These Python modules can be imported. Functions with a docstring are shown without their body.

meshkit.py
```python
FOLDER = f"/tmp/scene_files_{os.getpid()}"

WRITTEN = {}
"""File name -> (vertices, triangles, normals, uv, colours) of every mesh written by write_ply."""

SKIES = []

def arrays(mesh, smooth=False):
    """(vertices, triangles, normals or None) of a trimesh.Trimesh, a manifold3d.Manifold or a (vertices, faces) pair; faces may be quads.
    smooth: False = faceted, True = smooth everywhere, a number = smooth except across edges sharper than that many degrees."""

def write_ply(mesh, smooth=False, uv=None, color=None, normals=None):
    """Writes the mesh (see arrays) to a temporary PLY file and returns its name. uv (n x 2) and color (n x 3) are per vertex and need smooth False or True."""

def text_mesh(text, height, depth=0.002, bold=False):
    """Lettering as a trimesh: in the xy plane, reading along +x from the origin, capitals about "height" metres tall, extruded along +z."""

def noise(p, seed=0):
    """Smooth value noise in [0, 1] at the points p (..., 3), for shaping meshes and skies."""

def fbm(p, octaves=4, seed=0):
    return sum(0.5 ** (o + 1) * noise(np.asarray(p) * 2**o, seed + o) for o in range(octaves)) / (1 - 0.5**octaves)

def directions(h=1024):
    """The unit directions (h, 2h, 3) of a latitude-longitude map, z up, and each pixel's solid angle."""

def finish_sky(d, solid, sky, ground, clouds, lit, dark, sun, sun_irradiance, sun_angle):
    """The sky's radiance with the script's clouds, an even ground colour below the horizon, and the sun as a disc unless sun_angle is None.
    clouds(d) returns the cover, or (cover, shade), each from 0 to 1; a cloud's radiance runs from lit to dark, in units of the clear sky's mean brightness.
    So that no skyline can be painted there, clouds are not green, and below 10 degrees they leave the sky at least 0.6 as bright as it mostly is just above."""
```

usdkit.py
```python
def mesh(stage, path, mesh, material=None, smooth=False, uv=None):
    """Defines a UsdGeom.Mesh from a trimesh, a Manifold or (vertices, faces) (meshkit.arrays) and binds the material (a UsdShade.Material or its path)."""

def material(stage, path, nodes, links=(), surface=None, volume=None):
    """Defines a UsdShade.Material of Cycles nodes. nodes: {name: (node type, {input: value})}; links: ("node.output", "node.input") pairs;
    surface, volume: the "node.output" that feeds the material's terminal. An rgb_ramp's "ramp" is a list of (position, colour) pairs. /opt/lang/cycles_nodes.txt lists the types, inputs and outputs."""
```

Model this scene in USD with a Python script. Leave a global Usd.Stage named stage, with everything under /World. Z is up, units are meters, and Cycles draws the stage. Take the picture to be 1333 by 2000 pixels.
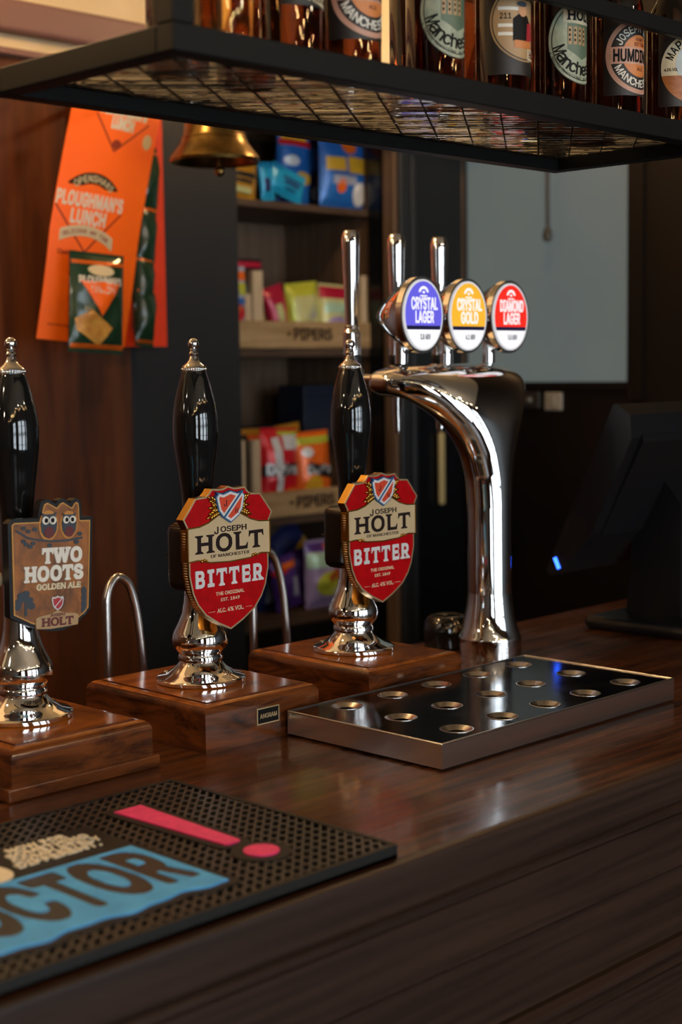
import math, random
import numpy as np, trimesh, shapely, usdkit, meshkit
from shapely import affinity
from shapely.geometry import Polygon, MultiPolygon, Point, LineString, box as sbox
from shapely.ops import unary_union
from pxr import Usd, UsdGeom, UsdShade, UsdLux, Gf, Sdf
from trimesh.transformations import rotation_matrix as rotm, translation_matrix as trm

random.seed(7); rng = np.random.default_rng(7)
stage = Usd.Stage.CreateInMemory()
UsdGeom.Xform.Define(stage, '/World'); UsdGeom.Scope.Define(stage, '/World/Looks')
stage.SetDefaultPrim(stage.GetPrimAtPath('/World'))
PI = math.pi

# ------------------------------------------------------------------ camera, exposure, lights
FPX, YAW, PITCH, ROLL = 2934.5, 0.78048, 0.09567, -0.013855
CAMPOS = np.array([0.0, 0.0, 1.60])
def cam_axes():
    cy, sy, cp, sp = math.cos(YAW), math.sin(YAW), math.cos(PITCH), math.sin(PITCH)
    f = np.array([cy * cp, sy * cp, -sp]); r = np.array([sy, -cy, 0]); u = np.cross(r, f)
    c, s = math.cos(ROLL), math.sin(ROLL)
    return np.array([c * r + s * u, -s * r + c * u, f])
CM = cam_axes()
EXPOSURE = 0.0
cam = UsdGeom.Camera.Define(stage, '/World/Camera')
cam.CreateHorizontalApertureAttr(24.0); cam.CreateVerticalApertureAttr(36.0)
cam.CreateFocalLengthAttr(FPX / 1333 * 24.0)
cam.CreateFStopAttr(3.6); cam.CreateFocusDistanceAttr(2.06)
cam.CreateClippingRangeAttr((0.05, 100.0)); cam.CreateExposureAttr(EXPOSURE)
m4 = np.eye(4); m4[0, :3] = CM[0]; m4[1, :3] = CM[1]; m4[2, :3] = -CM[2]; m4[3, :3] = CAMPOS
cam.AddTransformOp().Set(Gf.Matrix4d(m4.tolist()))
WINDOW_L, FROST_L, BULB_L = 10.5, 0.095, 480.0      # radiance of the daylit panes, the frosted pane and the warm bulbs

def at(px, py, Y):                     # the point of the plane y = Y seen at a pixel of the photograph (for measuring distances)
    d = CM.T @ np.array([px - 666.5, -(py - 1000), FPX]); return CAMPOS + d * (Y / d[1])

# ------------------------------------------------------------------ materials
def C(h):
    h = h.lstrip('#'); v = np.array([int(h[i:i + 2], 16) for i in (0, 2, 4)]) / 255.0
    return tuple(np.where(v <= .04045, v / 12.92, ((v + .055) / 1.055) ** 2.4))
MATS = {}
def mat(name, col, rough=.5, metal=0., coat=0., spec=.5, vary=None, bump=None, emit=0., trans=0., ior=1.5, coat_rough=.05, rvar=None, local=False):
    """vary=(second colour, (sx,sy,sz), detail[, lo, hi, distortion]); bump=(strength, distance, (sx,sy,sz)); rvar=(rough2,(sx,sy,sz))"""
    if isinstance(col, str): col = C(col)
    n = {'p': ('principled_bsdf', dict(base_color=col, roughness=rough, metallic=metal, coat_weight=coat, coat_roughness=coat_rough,
                                        specular_ior_level=spec, transmission_weight=trans, ior=ior))}
    L = []
    if emit: n['p'][1].update(emission_color=col, emission_strength=emit)
    if vary or bump or rvar:
        n['g'] = ('texture_coordinate', {}) if local else ('geometry', {})
    src = 'g.object' if local else 'g.position'
    if vary:
        c2 = C(vary[0]) if isinstance(vary[0], str) else vary[0]
        lo, hi, dist = (list(vary[3:]) + [.35, .65, .3][len(vary) - 3:])[:3]
        n['m1'] = ('mapping', dict(scale=vary[1])); n['n1'] = ('noise_texture', dict(scale=1., detail=vary[2], roughness=.6, distortion=dist))
        n['r1'] = ('rgb_ramp', dict(ramp=[(lo, col), (hi, c2)]))
        L += [(src, 'm1.vector'), ('m1.vector', 'n1.vector'), ('n1.fac', 'r1.fac'), ('r1.color', 'p.base_color')]
    if rvar:
        n['m3'] = ('mapping', dict(scale=rvar[1])); n['n3'] = ('noise_texture', dict(scale=1., detail=3.))
        n['r3'] = ('map_range', dict(from_min=.35, from_max=.65, to_min=rough, to_max=rvar[0], clamp=True))
        L += [(src, 'm3.vector'), ('m3.vector', 'n3.vector'), ('n3.fac', 'r3.value'), ('r3.result', 'p.roughness')]
    if bump:
        n['m2'] = ('mapping', dict(scale=bump[2])); n['n2'] = ('noise_texture', dict(scale=1., detail=3.))
        n['b'] = ('bump', dict(strength=bump[0], distance=bump[1]))
        L += [(src, 'm2.vector'), ('m2.vector', 'n2.vector'), ('n2.fac', 'b.height'), ('b.normal', 'p.normal')]
    if coat and bump: L += [('b.normal', 'p.coat_normal')] if False else []
    MATS[name] = usdkit.material(stage, '/World/Looks/' + name, n, L, surface='p.BSDF')
    return MATS[name]

mat('chrome', (.86, .85, .84), .03, 1.)
mat('chrome_dim', (.62, .60, .58), .12, 1.)
mat('brushed_steel', (.60, .58, .55), .24, 1., bump=(.12, .001, (900, 30, 900)))
mat('tray_top', (.10, .10, .105), .10, 1., rvar=(.16, (14, 14, 14)))
mat('tray_side', (.86, .80, .76), .22, 1., bump=(.15, .0006, (30, 30, 900)))
mat('gold', '#b98a3c', .26, 1.)
mat('gold_rim', '#cdb58a', .35, .8)
mat('brass', '#8d7140', .30, 1., vary=('#65502a', (25, 25, 25), 3))
mat('gloss_black', (.006, .006, .006), .06, 0., coat=.6)
mat('plastic_black', (.006, .006, .007), .36, spec=.35)
mat('frame_black', (.006, .006, .006), .5, spec=.12, bump=(.1, .0005, (300, 300, 300)))
mat('rubber', (.012, .011, .010), .5, spec=.2)
mat('rubber_grid', (.026, .023, .019), .38, spec=.45)
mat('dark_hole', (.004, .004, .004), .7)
mat('blue_led', '#2a5cff', .5, emit=6.)
mat('red_enamel', '#ab060c', .25, spec=.3, coat=.12, vary=('#9a050a', (60, 60, 60), 2))
mat('cream_enamel', '#b9a27c', .40)
mat('umber_print', '#1c0d0b', .6, spec=.2)
mat('silver_print', '#c8c6c4', .35)
mat('blue_print', '#1d4d78', .4)
mat('orange_red', '#c23c1c', .4)
mat('white_print', '#d6cfc0', .5)
mat('cream_print', '#cbbb98', .5)
mat('black_print', '#0a0806', .6, spec=.2)
mat('maroon_print', '#5a1614', .5)
mat('slate_print', '#2a333c', .5)
mat('pink_rubber', '#f43a80', .5, vary=('#dc2c70', (70, 70, 70), 4))
mat('blue_rubber', '#52b8ff', .5, spec=.3, vary=('#46a6ee', (40, 40, 40), 3))
mat('cream_rubber', '#efe2c4', .55)
mat('owl_panel', '#9a5c26', .36, vary=('#54341d', (28, 28, 22), 7, .36, .66, 1.0))
mat('owl_amber', '#b4762c', .45)
mat('owl_border', '#c08a45', .4, .3)
# woods: grain runs along the first large direction
mat('worktop_wood', '#5f3517', .17, coat=.5, coat_rough=.09, vary=('#25130a', (2.4, 75, 75), 6, .36, .66, .7), bump=(.10, .0012, (14, 320, 320)), rvar=(.30, (5, 30, 30)))
mat('apron_wood', '#34231a', .45, spec=.2, vary=('#24170f', (2.2, 75, 75), 5, .36, .66, .5), bump=(.12, .0012, (14, 380, 380)))
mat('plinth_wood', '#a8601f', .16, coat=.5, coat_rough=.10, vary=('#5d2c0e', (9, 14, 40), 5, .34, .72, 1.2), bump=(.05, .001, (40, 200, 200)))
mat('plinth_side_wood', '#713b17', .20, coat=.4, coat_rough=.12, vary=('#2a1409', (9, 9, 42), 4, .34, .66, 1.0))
mat('panel_wood', '#633618', .36, vary=('#3c1e0d', (22, 22, 2.2), 5, .32, .68, .6))
mat('wall_dark', '#0d0605', .5, spec=.25, vary=('#080403', (12, 12, 1.5), 4))
mat('black_paint', '#14171c', .5, bump=(.1, .001, (60, 60, 60)))
mat('black_gloss_paint', '#0b0d11', .22)
mat('shelf_wood', '#4a3829', .55, vary=('#352519', (3, 30, 30), 4))
mat('shelf_back', '#6d5746', .6, vary=('#54402f', (30, 30, 2.5), 5))
mat('crate_wood', '#a38a66', .65, vary=('#876d48', (4, 40, 40), 4))
mat('crate_pale', '#bcab8e', .65, vary=('#a8967c', (30, 30, 3), 4))
mat('cream_wall', '#d9c6a2', .7, vary=('#cdb890', (3, 3, 3), 3))
mat('mauve_trim', '#7d5c55', .5)
mat('ceiling_paint', '#8f8674', .7)
mat('room_wall', '#3b2c22', .6)
mat('fairy_bulb', (1., .60, .25), .5, emit=420.)
mat('floor_wood', '#3b2415', .5, vary=('#2a180d', (2, 18, 18), 4))
mat('grey_plate', '#8a8781', .4)
mat('plate_dark', '#2a2826', .4)
mat('socket_steel', '#8f8a80', .3, .8)
mat('pull_cream', '#b0a070', .5)
mat('daylight', (.80, .91, 1.0), .6, emit=WINDOW_L)
mat('window_trim', '#3a2a20', .5)
mat('bulb', (1., .62, .28), .5, emit=BULB_L)
mat('bulb_dim', (1., .80, .58), .5, emit=BULB_L * .40)
mat('lamp_metal', '#2a2018', .4, .6)
mat('lens_white', '#d9d9dd', .3, emit=.42)
mat('lens_blue', '#5a55c8', .3, emit=.75)
mat('lens_yellow', '#dda22c', .3, emit=.75)
mat('lens_red', '#d8261a', .3, emit=.8)
mat('lens_glow', '#e6e4e6', .3, emit=.72)
mat('lens_navy', '#22224a', .3)
mat('lens_grey', '#8f949c', .3)
mat('card_orange', '#ff6a06', .45)
mat('card_edge', '#e63c10', .45)
mat('card_ink', '#8a2408', .5)
mat('pack_green', '#1f3a26', .22, coat=.3, bump=(.3, .004, (40, 40, 40)))
mat('pack_pie', '#d9a24a', .4, vary=('#b87a2c', (50, 50, 50), 3))
mat('label_black', '#1a1512', .5)
mat('label_pink', '#b98a74', .45)
mat('label_orange', '#c4763c', .45)
mat('label_green', '#a5a58a', .45, vary=('#86907a', (90, 90, 60), 3))
mat('label_tan', '#a4835a', .45)
mat('label_sky', '#a9b0ae', .45)
mat('label_brown', '#8a4a20', .45, vary=('#a8622c', (60, 60, 120), 3))
mat('label_teal', '#51634e', .45)
mat('skin_print', '#c08a62', .5)
mat('red_print', '#a3222c', .45)
mat('green_print', '#3f6b34', .45)
BAGS = dict(foil_blue='#1f5fae', foil_cyan='#1d93c4', foil_gold='#a8791f', foil_red='#c01a26', foil_orange='#d9641a', foil_lime='#aeb43a', foil_purple='#4a2d7a',
            foil_navy='#232c5c', foil_cream='#b9bb84', foil_silver='#9aa0b4', foil_yellow='#d3a42c', foil_white='#c9cdd2', foil_dark='#12141c', foil_crimson='#a01838', foil_mint='#9fc0a8', foil_lilac='#9a8ab8')
for k_, v_ in BAGS.items(): mat(k_, v_, .28, .15, bump=(.35, .006, (30, 30, 30)))
mat('box_blue', '#0c1a30', .5)
mat('book_white', '#a9a59c', .6)

def glass_mat(name, col, rough, bump=None, ior=1.5):
    n = {'p': ('principled_bsdf', dict(base_color=col, roughness=rough, transmission_weight=1., ior=ior))}; L = []
    if bump:
        n['g'] = ('geometry', {}); n['m'] = ('mapping', dict(scale=bump[2])); n['n'] = ('noise_texture', dict(scale=1., detail=2.))
        n['b'] = ('bump', dict(strength=bump[0], distance=bump[1]))
        L = [('g.position', 'm.vector'), ('m.vector', 'n.vector'), ('n.fac', 'b.height'), ('b.normal', 'p.normal')]
    MATS[name] = usdkit.material(stage, '/World/Looks/' + name, n, L, surface='p.BSDF')
glass_mat('bottle_brown', (.13, .035, .012), .02)
glass_mat('bottle_amber', (.93, .55, .15), .02)
glass_mat('shelf_glass', (.95, .96, .92), .03)
MATS['frosted_pane'] = usdkit.material(stage, '/World/Looks/frosted_pane', {
    'g': ('geometry', {}), 'm': ('mapping', dict(scale=(1, 2.2, 2.2))), 'n': ('noise_texture', dict(scale=1., detail=3.)),
    'r': ('rgb_ramp', dict(ramp=[(.3, C('#6b7a7d')), (.7, C('#76827f'))])),
    'p': ('principled_bsdf', dict(roughness=.45, emission_strength=1.0 * FROST_L / .2, base_color=(.05, .055, .055)))},
    [('g.position', 'm.vector'), ('m.vector', 'n.vector'), ('n.fac', 'r.fac'), ('r.color', 'p.emission_color')], surface='p.BSDF')

# ------------------------------------------------------------------ scene tree helpers
USED = set()
def numbered(parent, name):
    p, k = f'{parent}/{name}', 0
    while p in USED: k += 1; p = f'{parent}/{name}_{k:03d}'
    USED.add(p); return p
def path_of(parent): return '/World' if parent is None else (parent if isinstance(parent, str) else str(parent.GetPath()))
def tagp(p, label=None, cat=None, group=None, kind=None):
    for k, v in (('label', label), ('category', cat), ('group', group), ('kind', kind)):
        if v: p.SetCustomDataByKey(k, v)
    return p
def thing(name, label, cat, loc=(0, 0, 0), rot=0., group=None, kind=None):
    x = UsdGeom.Xform.Define(stage, numbered('/World', name))
    x.AddTranslateOp().Set(Gf.Vec3d(*map(float, loc)))
    if rot: x.AddRotateZOp().Set(math.degrees(rot))
    return tagp(x.GetPrim(), label, cat, group, kind)
def cat(*ms):
    ms = [m for m in ms if m is not None]
    return trimesh.util.concatenate(ms) if len(ms) > 1 else ms[0]
def obj(name, m, material, parent=None, smooth=35, label=None, kind=None):
    if isinstance(m, (list, tuple)) and len(m) and isinstance(m[0], trimesh.Trimesh): m = cat(*m)
    g = usdkit.mesh(stage, numbered(path_of(parent), name), m, MATS[material], smooth=smooth)
    return tagp(g.GetPrim(), label=label, kind=kind)
def copy_of(src, loc, label, rot=0., group=None):
    was = src.GetCustomData()
    r = thing(src.GetName().rstrip('0123456789').rstrip('_'), label, was['category'], loc, rot, group or was.get('group'))
    r.GetReferences().AddInternalReference(src.GetPath()); r.SetInstanceable(True)
    tagp(r, label); return r

# ------------------------------------------------------------------ mesh helpers
def bx(x0, x1, y0, y1, z0, z1):
    m = trimesh.creation.box((x1 - x0, y1 - y0, z1 - z0)); m.apply_translation(((x0 + x1) / 2, (y0 + y1) / 2, (z0 + z1) / 2)); return m
def rbx(x0, x1, y0, y1, z0, z1, r=.003, n=3):
    """a box with rounded edges"""
    import manifold3d as mf
    r = min(r, (x1 - x0) / 2.01, (y1 - y0) / 2.01, (z1 - z0) / 2.01)
    s = mf.Manifold.sphere(r, 4 * n)
    h = mf.Manifold.batch_hull([s.translate((x, y, z)) for x in (x0 + r, x1 - r) for y in (y0 + r, y1 - r) for z in (z0 + r, z1 - r)])
    q = h.to_mesh(); return trimesh.Trimesh(q.vert_properties[:, :3], q.tri_verts, process=False)
def spline(pts, n=8):
    p = np.array(pts, float); t = np.r_[0, np.cumsum(np.linalg.norm(np.diff(p, axis=0), axis=1))]
    from scipy.interpolate import PchipInterpolator
    u = np.concatenate([np.linspace(t[i], t[i + 1], n, endpoint=False) for i in range(len(t) - 1)] + [[t[-1]]])
    return np.column_stack([PchipInterpolator(t, p[:, k])(u) for k in range(p.shape[1])])
def lathe(prof, sec=56, n=0):
    p = spline(prof, n) if n else np.array(prof, float)
    return trimesh.creation.revolve(p, sections=sec)
def tube(pts, r, sec=14, n=6, cap=True):
    p = spline(pts, n) if n else np.array(pts, float)
    rr = np.broadcast_to(np.asarray(r, float), (len(p),)) if np.ndim(r) == 0 else np.interp(np.linspace(0, 1, len(p)), np.linspace(0, 1, len(r)), r)
    T = np.gradient(p, axis=0); T /= np.linalg.norm(T, axis=1)[:, None]
    a = np.cross(T[0], [0, 0, 1.]); a = np.array([1., 0, 0]) if np.linalg.norm(a) < 1e-3 else a; a /= np.linalg.norm(a)
    V = []; th = np.linspace(0, 2 * PI, sec, endpoint=False)
    for i in range(len(p)):
        a = a - T[i] * (a @ T[i]); a /= np.linalg.norm(a); b = np.cross(T[i], a)
        V.append(p[i] + rr[i] * (np.cos(th)[:, None] * a + np.sin(th)[:, None] * b))
    return loft(V, cap)
def loft(rings, cap=True):
    V = np.vstack(rings); k = len(rings[0]); F = []
    for i in range(len(rings) - 1):
        for j in range(k):
            a, b = i * k + j, i * k + (j + 1) % k
            F += [(a, b, b + k), (a, b + k, a + k)]
    if cap:
        V = np.vstack([V, rings[0].mean(0), rings[-1].mean(0)]); c0, c1 = len(V) - 2, len(V) - 1; e = (len(rings) - 1) * k
        for j in range(k): F += [(c0, (j + 1) % k, j), (c1, e + j, e + (j + 1) % k)]
    m = trimesh.Trimesh(V, F, process=False); 
    if m.volume < 0: m.invert()
    return m
def geoms(g): return [q for q in getattr(g, 'geoms', [g]) if isinstance(q, Polygon) and q.area > 1e-10]
def ext(g, d):
    """a plane shape (shapely) made a plate of thickness d along +z"""
    ms = [trimesh.creation.extrude_polygon(q, d, engine='earcut') for q in geoms(g)]
    return trimesh.util.concatenate(ms)
FACE = np.array([[1, 0, 0, 0], [0, 0, -1, 0], [0, 1, 0, 0], [0, 0, 0, 1.]])      # plane (u,v) + out  ->  x, z, -y : a sheet that faces -y
def face(g, d, off=0.):
    m = ext(g, d); m.apply_translation((0, 0, off)); m.apply_transform(FACE); return m
def wrap(g, d, fn, edge=.004):
    """a plate laid over a curved surface: fn(u, v, w) -> xyz, w the height over the surface"""
    m = ext(g, d); v, f = trimesh.remesh.subdivide_to_size(m.vertices, m.faces, edge, max_iter=12)
    m = trimesh.Trimesh(v, f, process=True); m.vertices = np.column_stack(fn(*m.vertices.T)); return m
def ell(cx, cy, rx, ry, n=24): return affinity.scale(Point(cx, cy).buffer(1, n), rx, ry)

# lettering: outlines from meshkit's lettering, optionally with slab serifs, as plane shapes
GL = {}
def glyphs(text, bold):
    key = (text, bold)
    if key not in GL:
        m = meshkit.text_mesh(text, 1.0, .1, bold); top = m.face_normals[:, 2] > .5
        t = m.vertices[m.faces[top]][:, :, :2]
        g = unary_union([Polygon(q).buffer(2e-3, join_style=2) for q in t]).buffer(-2e-3).simplify(.012)
        GL[key] = sorted(geoms(g), key=lambda q: q.centroid.x)
    return GL[key]
NB, NT = set('OCSGQUJ3680.,VWY4'), set('OCSGQ36890AJ.,4')
def serif_one(q, ch, s, t):
    add = []; x0, y0, x1, y1 = q.bounds
    for top in (0, 1):
        if ch in (NT if top else NB) or ch.islower(): continue
        Y = y1 if top else y0; sg = -1 if top else 1
        for e in geoms(q.intersection(sbox(-99, Y - .03, 99, Y + .03))):
            a, _, b, _ = e.bounds
            if b - a < .5:
                add.append(Polygon([(a - s, Y), (b + s, Y), (b + s, Y + sg * t * .6), (b, Y + sg * t * 2.0), (a, Y + sg * t * 2.0), (a - s, Y + sg * t * .6)]))
    if ch == 'T': add += [Polygon([(x0 - .02, y1), (x0 - .03, y1 - .36), (x0 + .07, y1 - .16), (x0 + .2, y1 - .12)]), Polygon([(x1 + .02, y1), (x1 + .03, y1 - .36), (x1 - .07, y1 - .16), (x1 - .2, y1 - .12)])]
    if ch in 'EF': add += [Polygon([(x1, y1), (x1 + .02, y1 - .36), (x1 - .08, y1 - .16), (x1 - .2, y1 - .1)])]
    if ch in 'EL': add += [Polygon([(x1 + .01, y0), (x1 + .05, y0 + .38), (x1 - .06, y0 + .18), (x1 - .2, y0 + .1)])]
    return unary_union([q] + add)
def txt(text, h, w=None, bold=True, serif=0., fat=0., cx=None, x=0., y=0., track=0.):
    """text as a plane shape: capital height h, width w (None: natural), centred on cx or starting at x, baseline y"""
    gs = glyphs(text, bold); chars = [c for c in text if c != ' ']
    full = [c for c in chars for _ in range({'%': 3, ':': 2, '!': 2, '"': 2, 'i': 2, 'j': 2}.get(c, 1))]
    if serif and len(full) == len(gs): gs = [serif_one(q, c, serif, serif * .55) for q, c in zip(gs, full)]
    if fat: gs = [q.buffer(fat, join_style=1, quad_segs=3) for q in gs]
    if track: gs = [affinity.translate(q, i * track) for i, q in enumerate(gs)]
    g = MultiPolygon([p for q in gs for p in geoms(q)])
    a, _, b, _ = g.bounds; sx = (w / (b - a)) if w else h
    g = affinity.affine_transform(g, [sx, 0, 0, h, -a * sx, 0]); W = (b - a) * sx
    return affinity.translate(g, (cx - W / 2) if cx is not None else x, y)
def arc_txt(text, h, r, a0, a1, inward=False, bold=True, serif=0., cx=0., cy=0.):
    """letters set along a circle of radius r (baseline) from angle a0 to a1 (radians); inward: tops point at the centre"""
    out = []; n = len(text)
    for i, ch in enumerate(text):
        if ch == ' ': continue
        t = a0 + (a1 - a0) * (i + .5) / n; g = txt(ch, h, None, bold, serif, cx=0.)
        wmax = abs(a1 - a0) / n * r * .92; b = g.bounds
        if b[2] - b[0] > wmax: g = affinity.scale(g, wmax / (b[2] - b[0]), 1, origin=(0, 0))
        g = affinity.rotate(g, math.degrees(t) + (90 if inward else -90), origin=(0, 0))
        out.append(affinity.translate(g, cx + r * math.cos(t), cy + r * math.sin(t)))
    return MultiPolygon([p for q in out for p in geoms(q)])

# ------------------------------------------------------------------ the room
BAR = 1.10
YB, XE = 2.90, 3.50                    # back wall, end wall
def struct(name, m, material, label, smooth=False): return tagp(obj(name, m, material, None, smooth), label, None, None, 'structure')
struct('floor', bx(-3, XE + .1, -3, 3.5, -.05, 0), 'floor_wood', 'dark boarded floor of the bar room')
struct('ceiling', bx(-3, XE + .1, -3, 3.5, 2.95, 3.0), 'ceiling_paint', 'pale painted ceiling over the bar')
wins = [(-2.1, -.9), (.1, 1.2), (1.5, 2.6), (2.85, 3.42)]
wf = sbox(-3, 0, XE + .1, 2.95)
for a, b in wins: wf = wf.difference(sbox(a, .35, b, 2.60))
struct('wall_front', face(wf, .10).apply_translation((0, -2.95, 0)), 'room_wall', 'dark brown wall with tall windows behind the customers')
struct('wall_left', bx(-3.1, -3, -3, 3.5, 0, 2.95), 'room_wall', 'dark brown side wall of the room')
for k, (a, b) in enumerate(wins):
    w = thing(f'window_{k + 2}', 'tall daylit window in the brown front wall behind the customers', None, (0, -3.05, 0), kind='structure')
    obj('window_pane', bx(a, b, -.035, -.03, .35, 2.60), 'daylight', w, False)
    fr = [bx(a, a + .05, -.02, .12, .35, 2.60), bx(b - .05, b, -.02, .12, .35, 2.60), bx(a, b, -.02, .12, .35, .40), bx(a, b, -.02, .12, 2.55, 2.60)]
    obj('window_frame', fr, 'window_trim', w, False)
    for f_ in (.25, .5, .75): obj('glazing_bar', bx(a + (b - a) * f_ - .035, a + (b - a) * f_ + .035, -.02, .03, .35, 2.60), 'window_trim', w, False)
    for z_ in (.92, 1.48, 2.04): obj('glazing_bar', bx(a, b, -.02, .03, z_ - .022, z_ + .022), 'window_trim', w, False)
# end wall with its frosted pane
p0, p1 = (2.345, 2.945), (1.55, 2.30)
we = sbox(-3, 0, 3.5, 2.95).difference(sbox(p0[0], p1[0], p0[1], p1[1]))
mE = ext(we, .10); mE.apply_transform(np.array([[0, 0, 1, XE], [1, 0, 0, 0], [0, 1, 0, 0], [0, 0, 0, 1.]]))
struct('wall_end', mE, 'wall_dark', 'very dark wooden end wall beyond the till')
w1 = thing('window_1', 'frosted grey window in the dark end wall', None, (0, 0, 0), kind='structure')
obj('window_pane', bx(XE + .03, XE + .036, p0[0] + .001, p0[1] - .001, p1[0] + .001, p1[1] - .001), 'frosted_pane', w1, False)
obj('window_frame', [bx(XE - .012, XE + .0, p0[0] - .05, p0[0], p1[0] - .05, p1[1] + .05), bx(XE - .012, XE, p0[0], p0[1], p1[0] - .02, p1[0]), bx(XE - .012, XE, p0[0], p0[1], p1[1], p1[1] + .05)], 'wall_dark', w1, False)
obj('window_bead', bx(XE - .016, XE + .012, p0[1] - .002, p0[1] + .022, p1[0], p1[1]), 'shelf_back', w1, False)
# back wall
xa = at(250, 500, 2.80)[0]; xb = at(424, 500, YB)[0]; xc = at(770, 500, YB)[0]
struct('wall_back', bx(-3, XE, 3.42, 3.5, 0, 2.95), 'wall_dark', 'dark wall behind the snack cabinet')
struct('wall_panel', bx(-3, xa, 2.80, 2.84, 0, 2.27), 'panel_wood', 'brown stained timber panel beside the black pilaster')
struct('wall_pilaster', bx(xa, xb, 2.82, 2.98, 0, 2.27), 'black_paint', 'black painted pilaster between timber panel and snack shelves')
struct('wall_bulkhead', bx(-3, XE, 2.80, 3.42, 2.27, 2.95), 'cream_wall', 'cream bulkhead above the back bar')
struct('trim_1', rbx(-3, XE, 2.765, 2.80, 2.315, 2.385, .012), 'mauve_trim', 'mauve moulding running along the cream bulkhead', 40)
struct('trim_2', rbx(-3, XE, 2.78, 2.80, 2.27, 2.285, .004), 'mauve_trim', 'thin lower mauve moulding under the bulkhead', 40)
xd = at(776, 500, YB)[0]
struct('wall_black', [bx(xc, XE, YB + .04, YB + .10, 0, 2.27)], 'black_gloss_paint', 'black gloss panelled wall between snack cabinet and end wall')
struct('trim_3', [rbx(at(779, 600, YB)[0], at(800, 600, YB)[0], YB - .01, YB + .04, 0, 2.27, .006), rbx(at(812, 600, YB)[0], at(822, 600, YB)[0], YB + .01, YB + .04, 0, 2.27, .006)], 'black_paint', 'black vertical architrave beside the snack cabinet', 40)

# pendant lamps of the room (out of the frame, they light it)
def pendant(x, y, z, label, k=1., bm='bulb'):
    t = thing('pendant_lamp', label, 'lamp', (x, y, z), group='warm pendant lamps')
    obj('bulb', trimesh.creation.icosphere(2, .032 * k), bm, t, True)
    obj('lamp_cap', lathe([(0, .085), (.018, .085), (.022, .03), (.0, .026)], 20), 'lamp_metal', t)
    obj('cord', tube([(0, 0, .085), (0, 0, 2.95 - z)], .003, 6, 0), 'plastic_black', t)
PL = 'warm bare pendant bulb on a black cord above the back bar'
for (x, y, z), w in (((.35, 2.25, 2.45), 'beside the timber panel'), ((1.32, 2.22, 2.50), 'before the snack card'), ((2.9, 2.2, 2.62), 'before the snack cabinet')): pendant(x, y, z, 'warm bare pendant bulb on a black cord ' + w)
PL2 = 'warm bare pendant bulb on a black cord over the room'
for (x, y, z), w in (((-1.6, .9, 2.3), 'beyond the bar end'), ((-1.5, 2.2, 2.3), 'in the far back corner'), ((-.6, 1.6, 2.4), 'at the end of the counter'), ((.9, -.6, 2.45), 'over the room facing the mat'), ((2.3, -.4, 2.45), 'over the room facing the tray')): pendant(x, y, z, 'warm bare pendant bulb on a black cord ' + w, 1., 'bulb_dim')

sl = thing('string_light', 'string of small warm bulbs along the room ceiling', 'string lights', (0, -.9, 0))
SLP = [(-2.4 + .26 * k, .12 * math.sin(k * 1.3), 2.50 - .09 * abs(math.sin(k * PI / 5))) for k in range(22)]
obj('cable', tube(SLP, .003, 6, 3), 'plastic_black', sl, True)
for q in SLP: obj('bulb', trimesh.creation.icosphere(1, .011).apply_translation((q[0], q[1], q[2] - .016)), 'fairy_bulb', sl, True)

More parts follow.
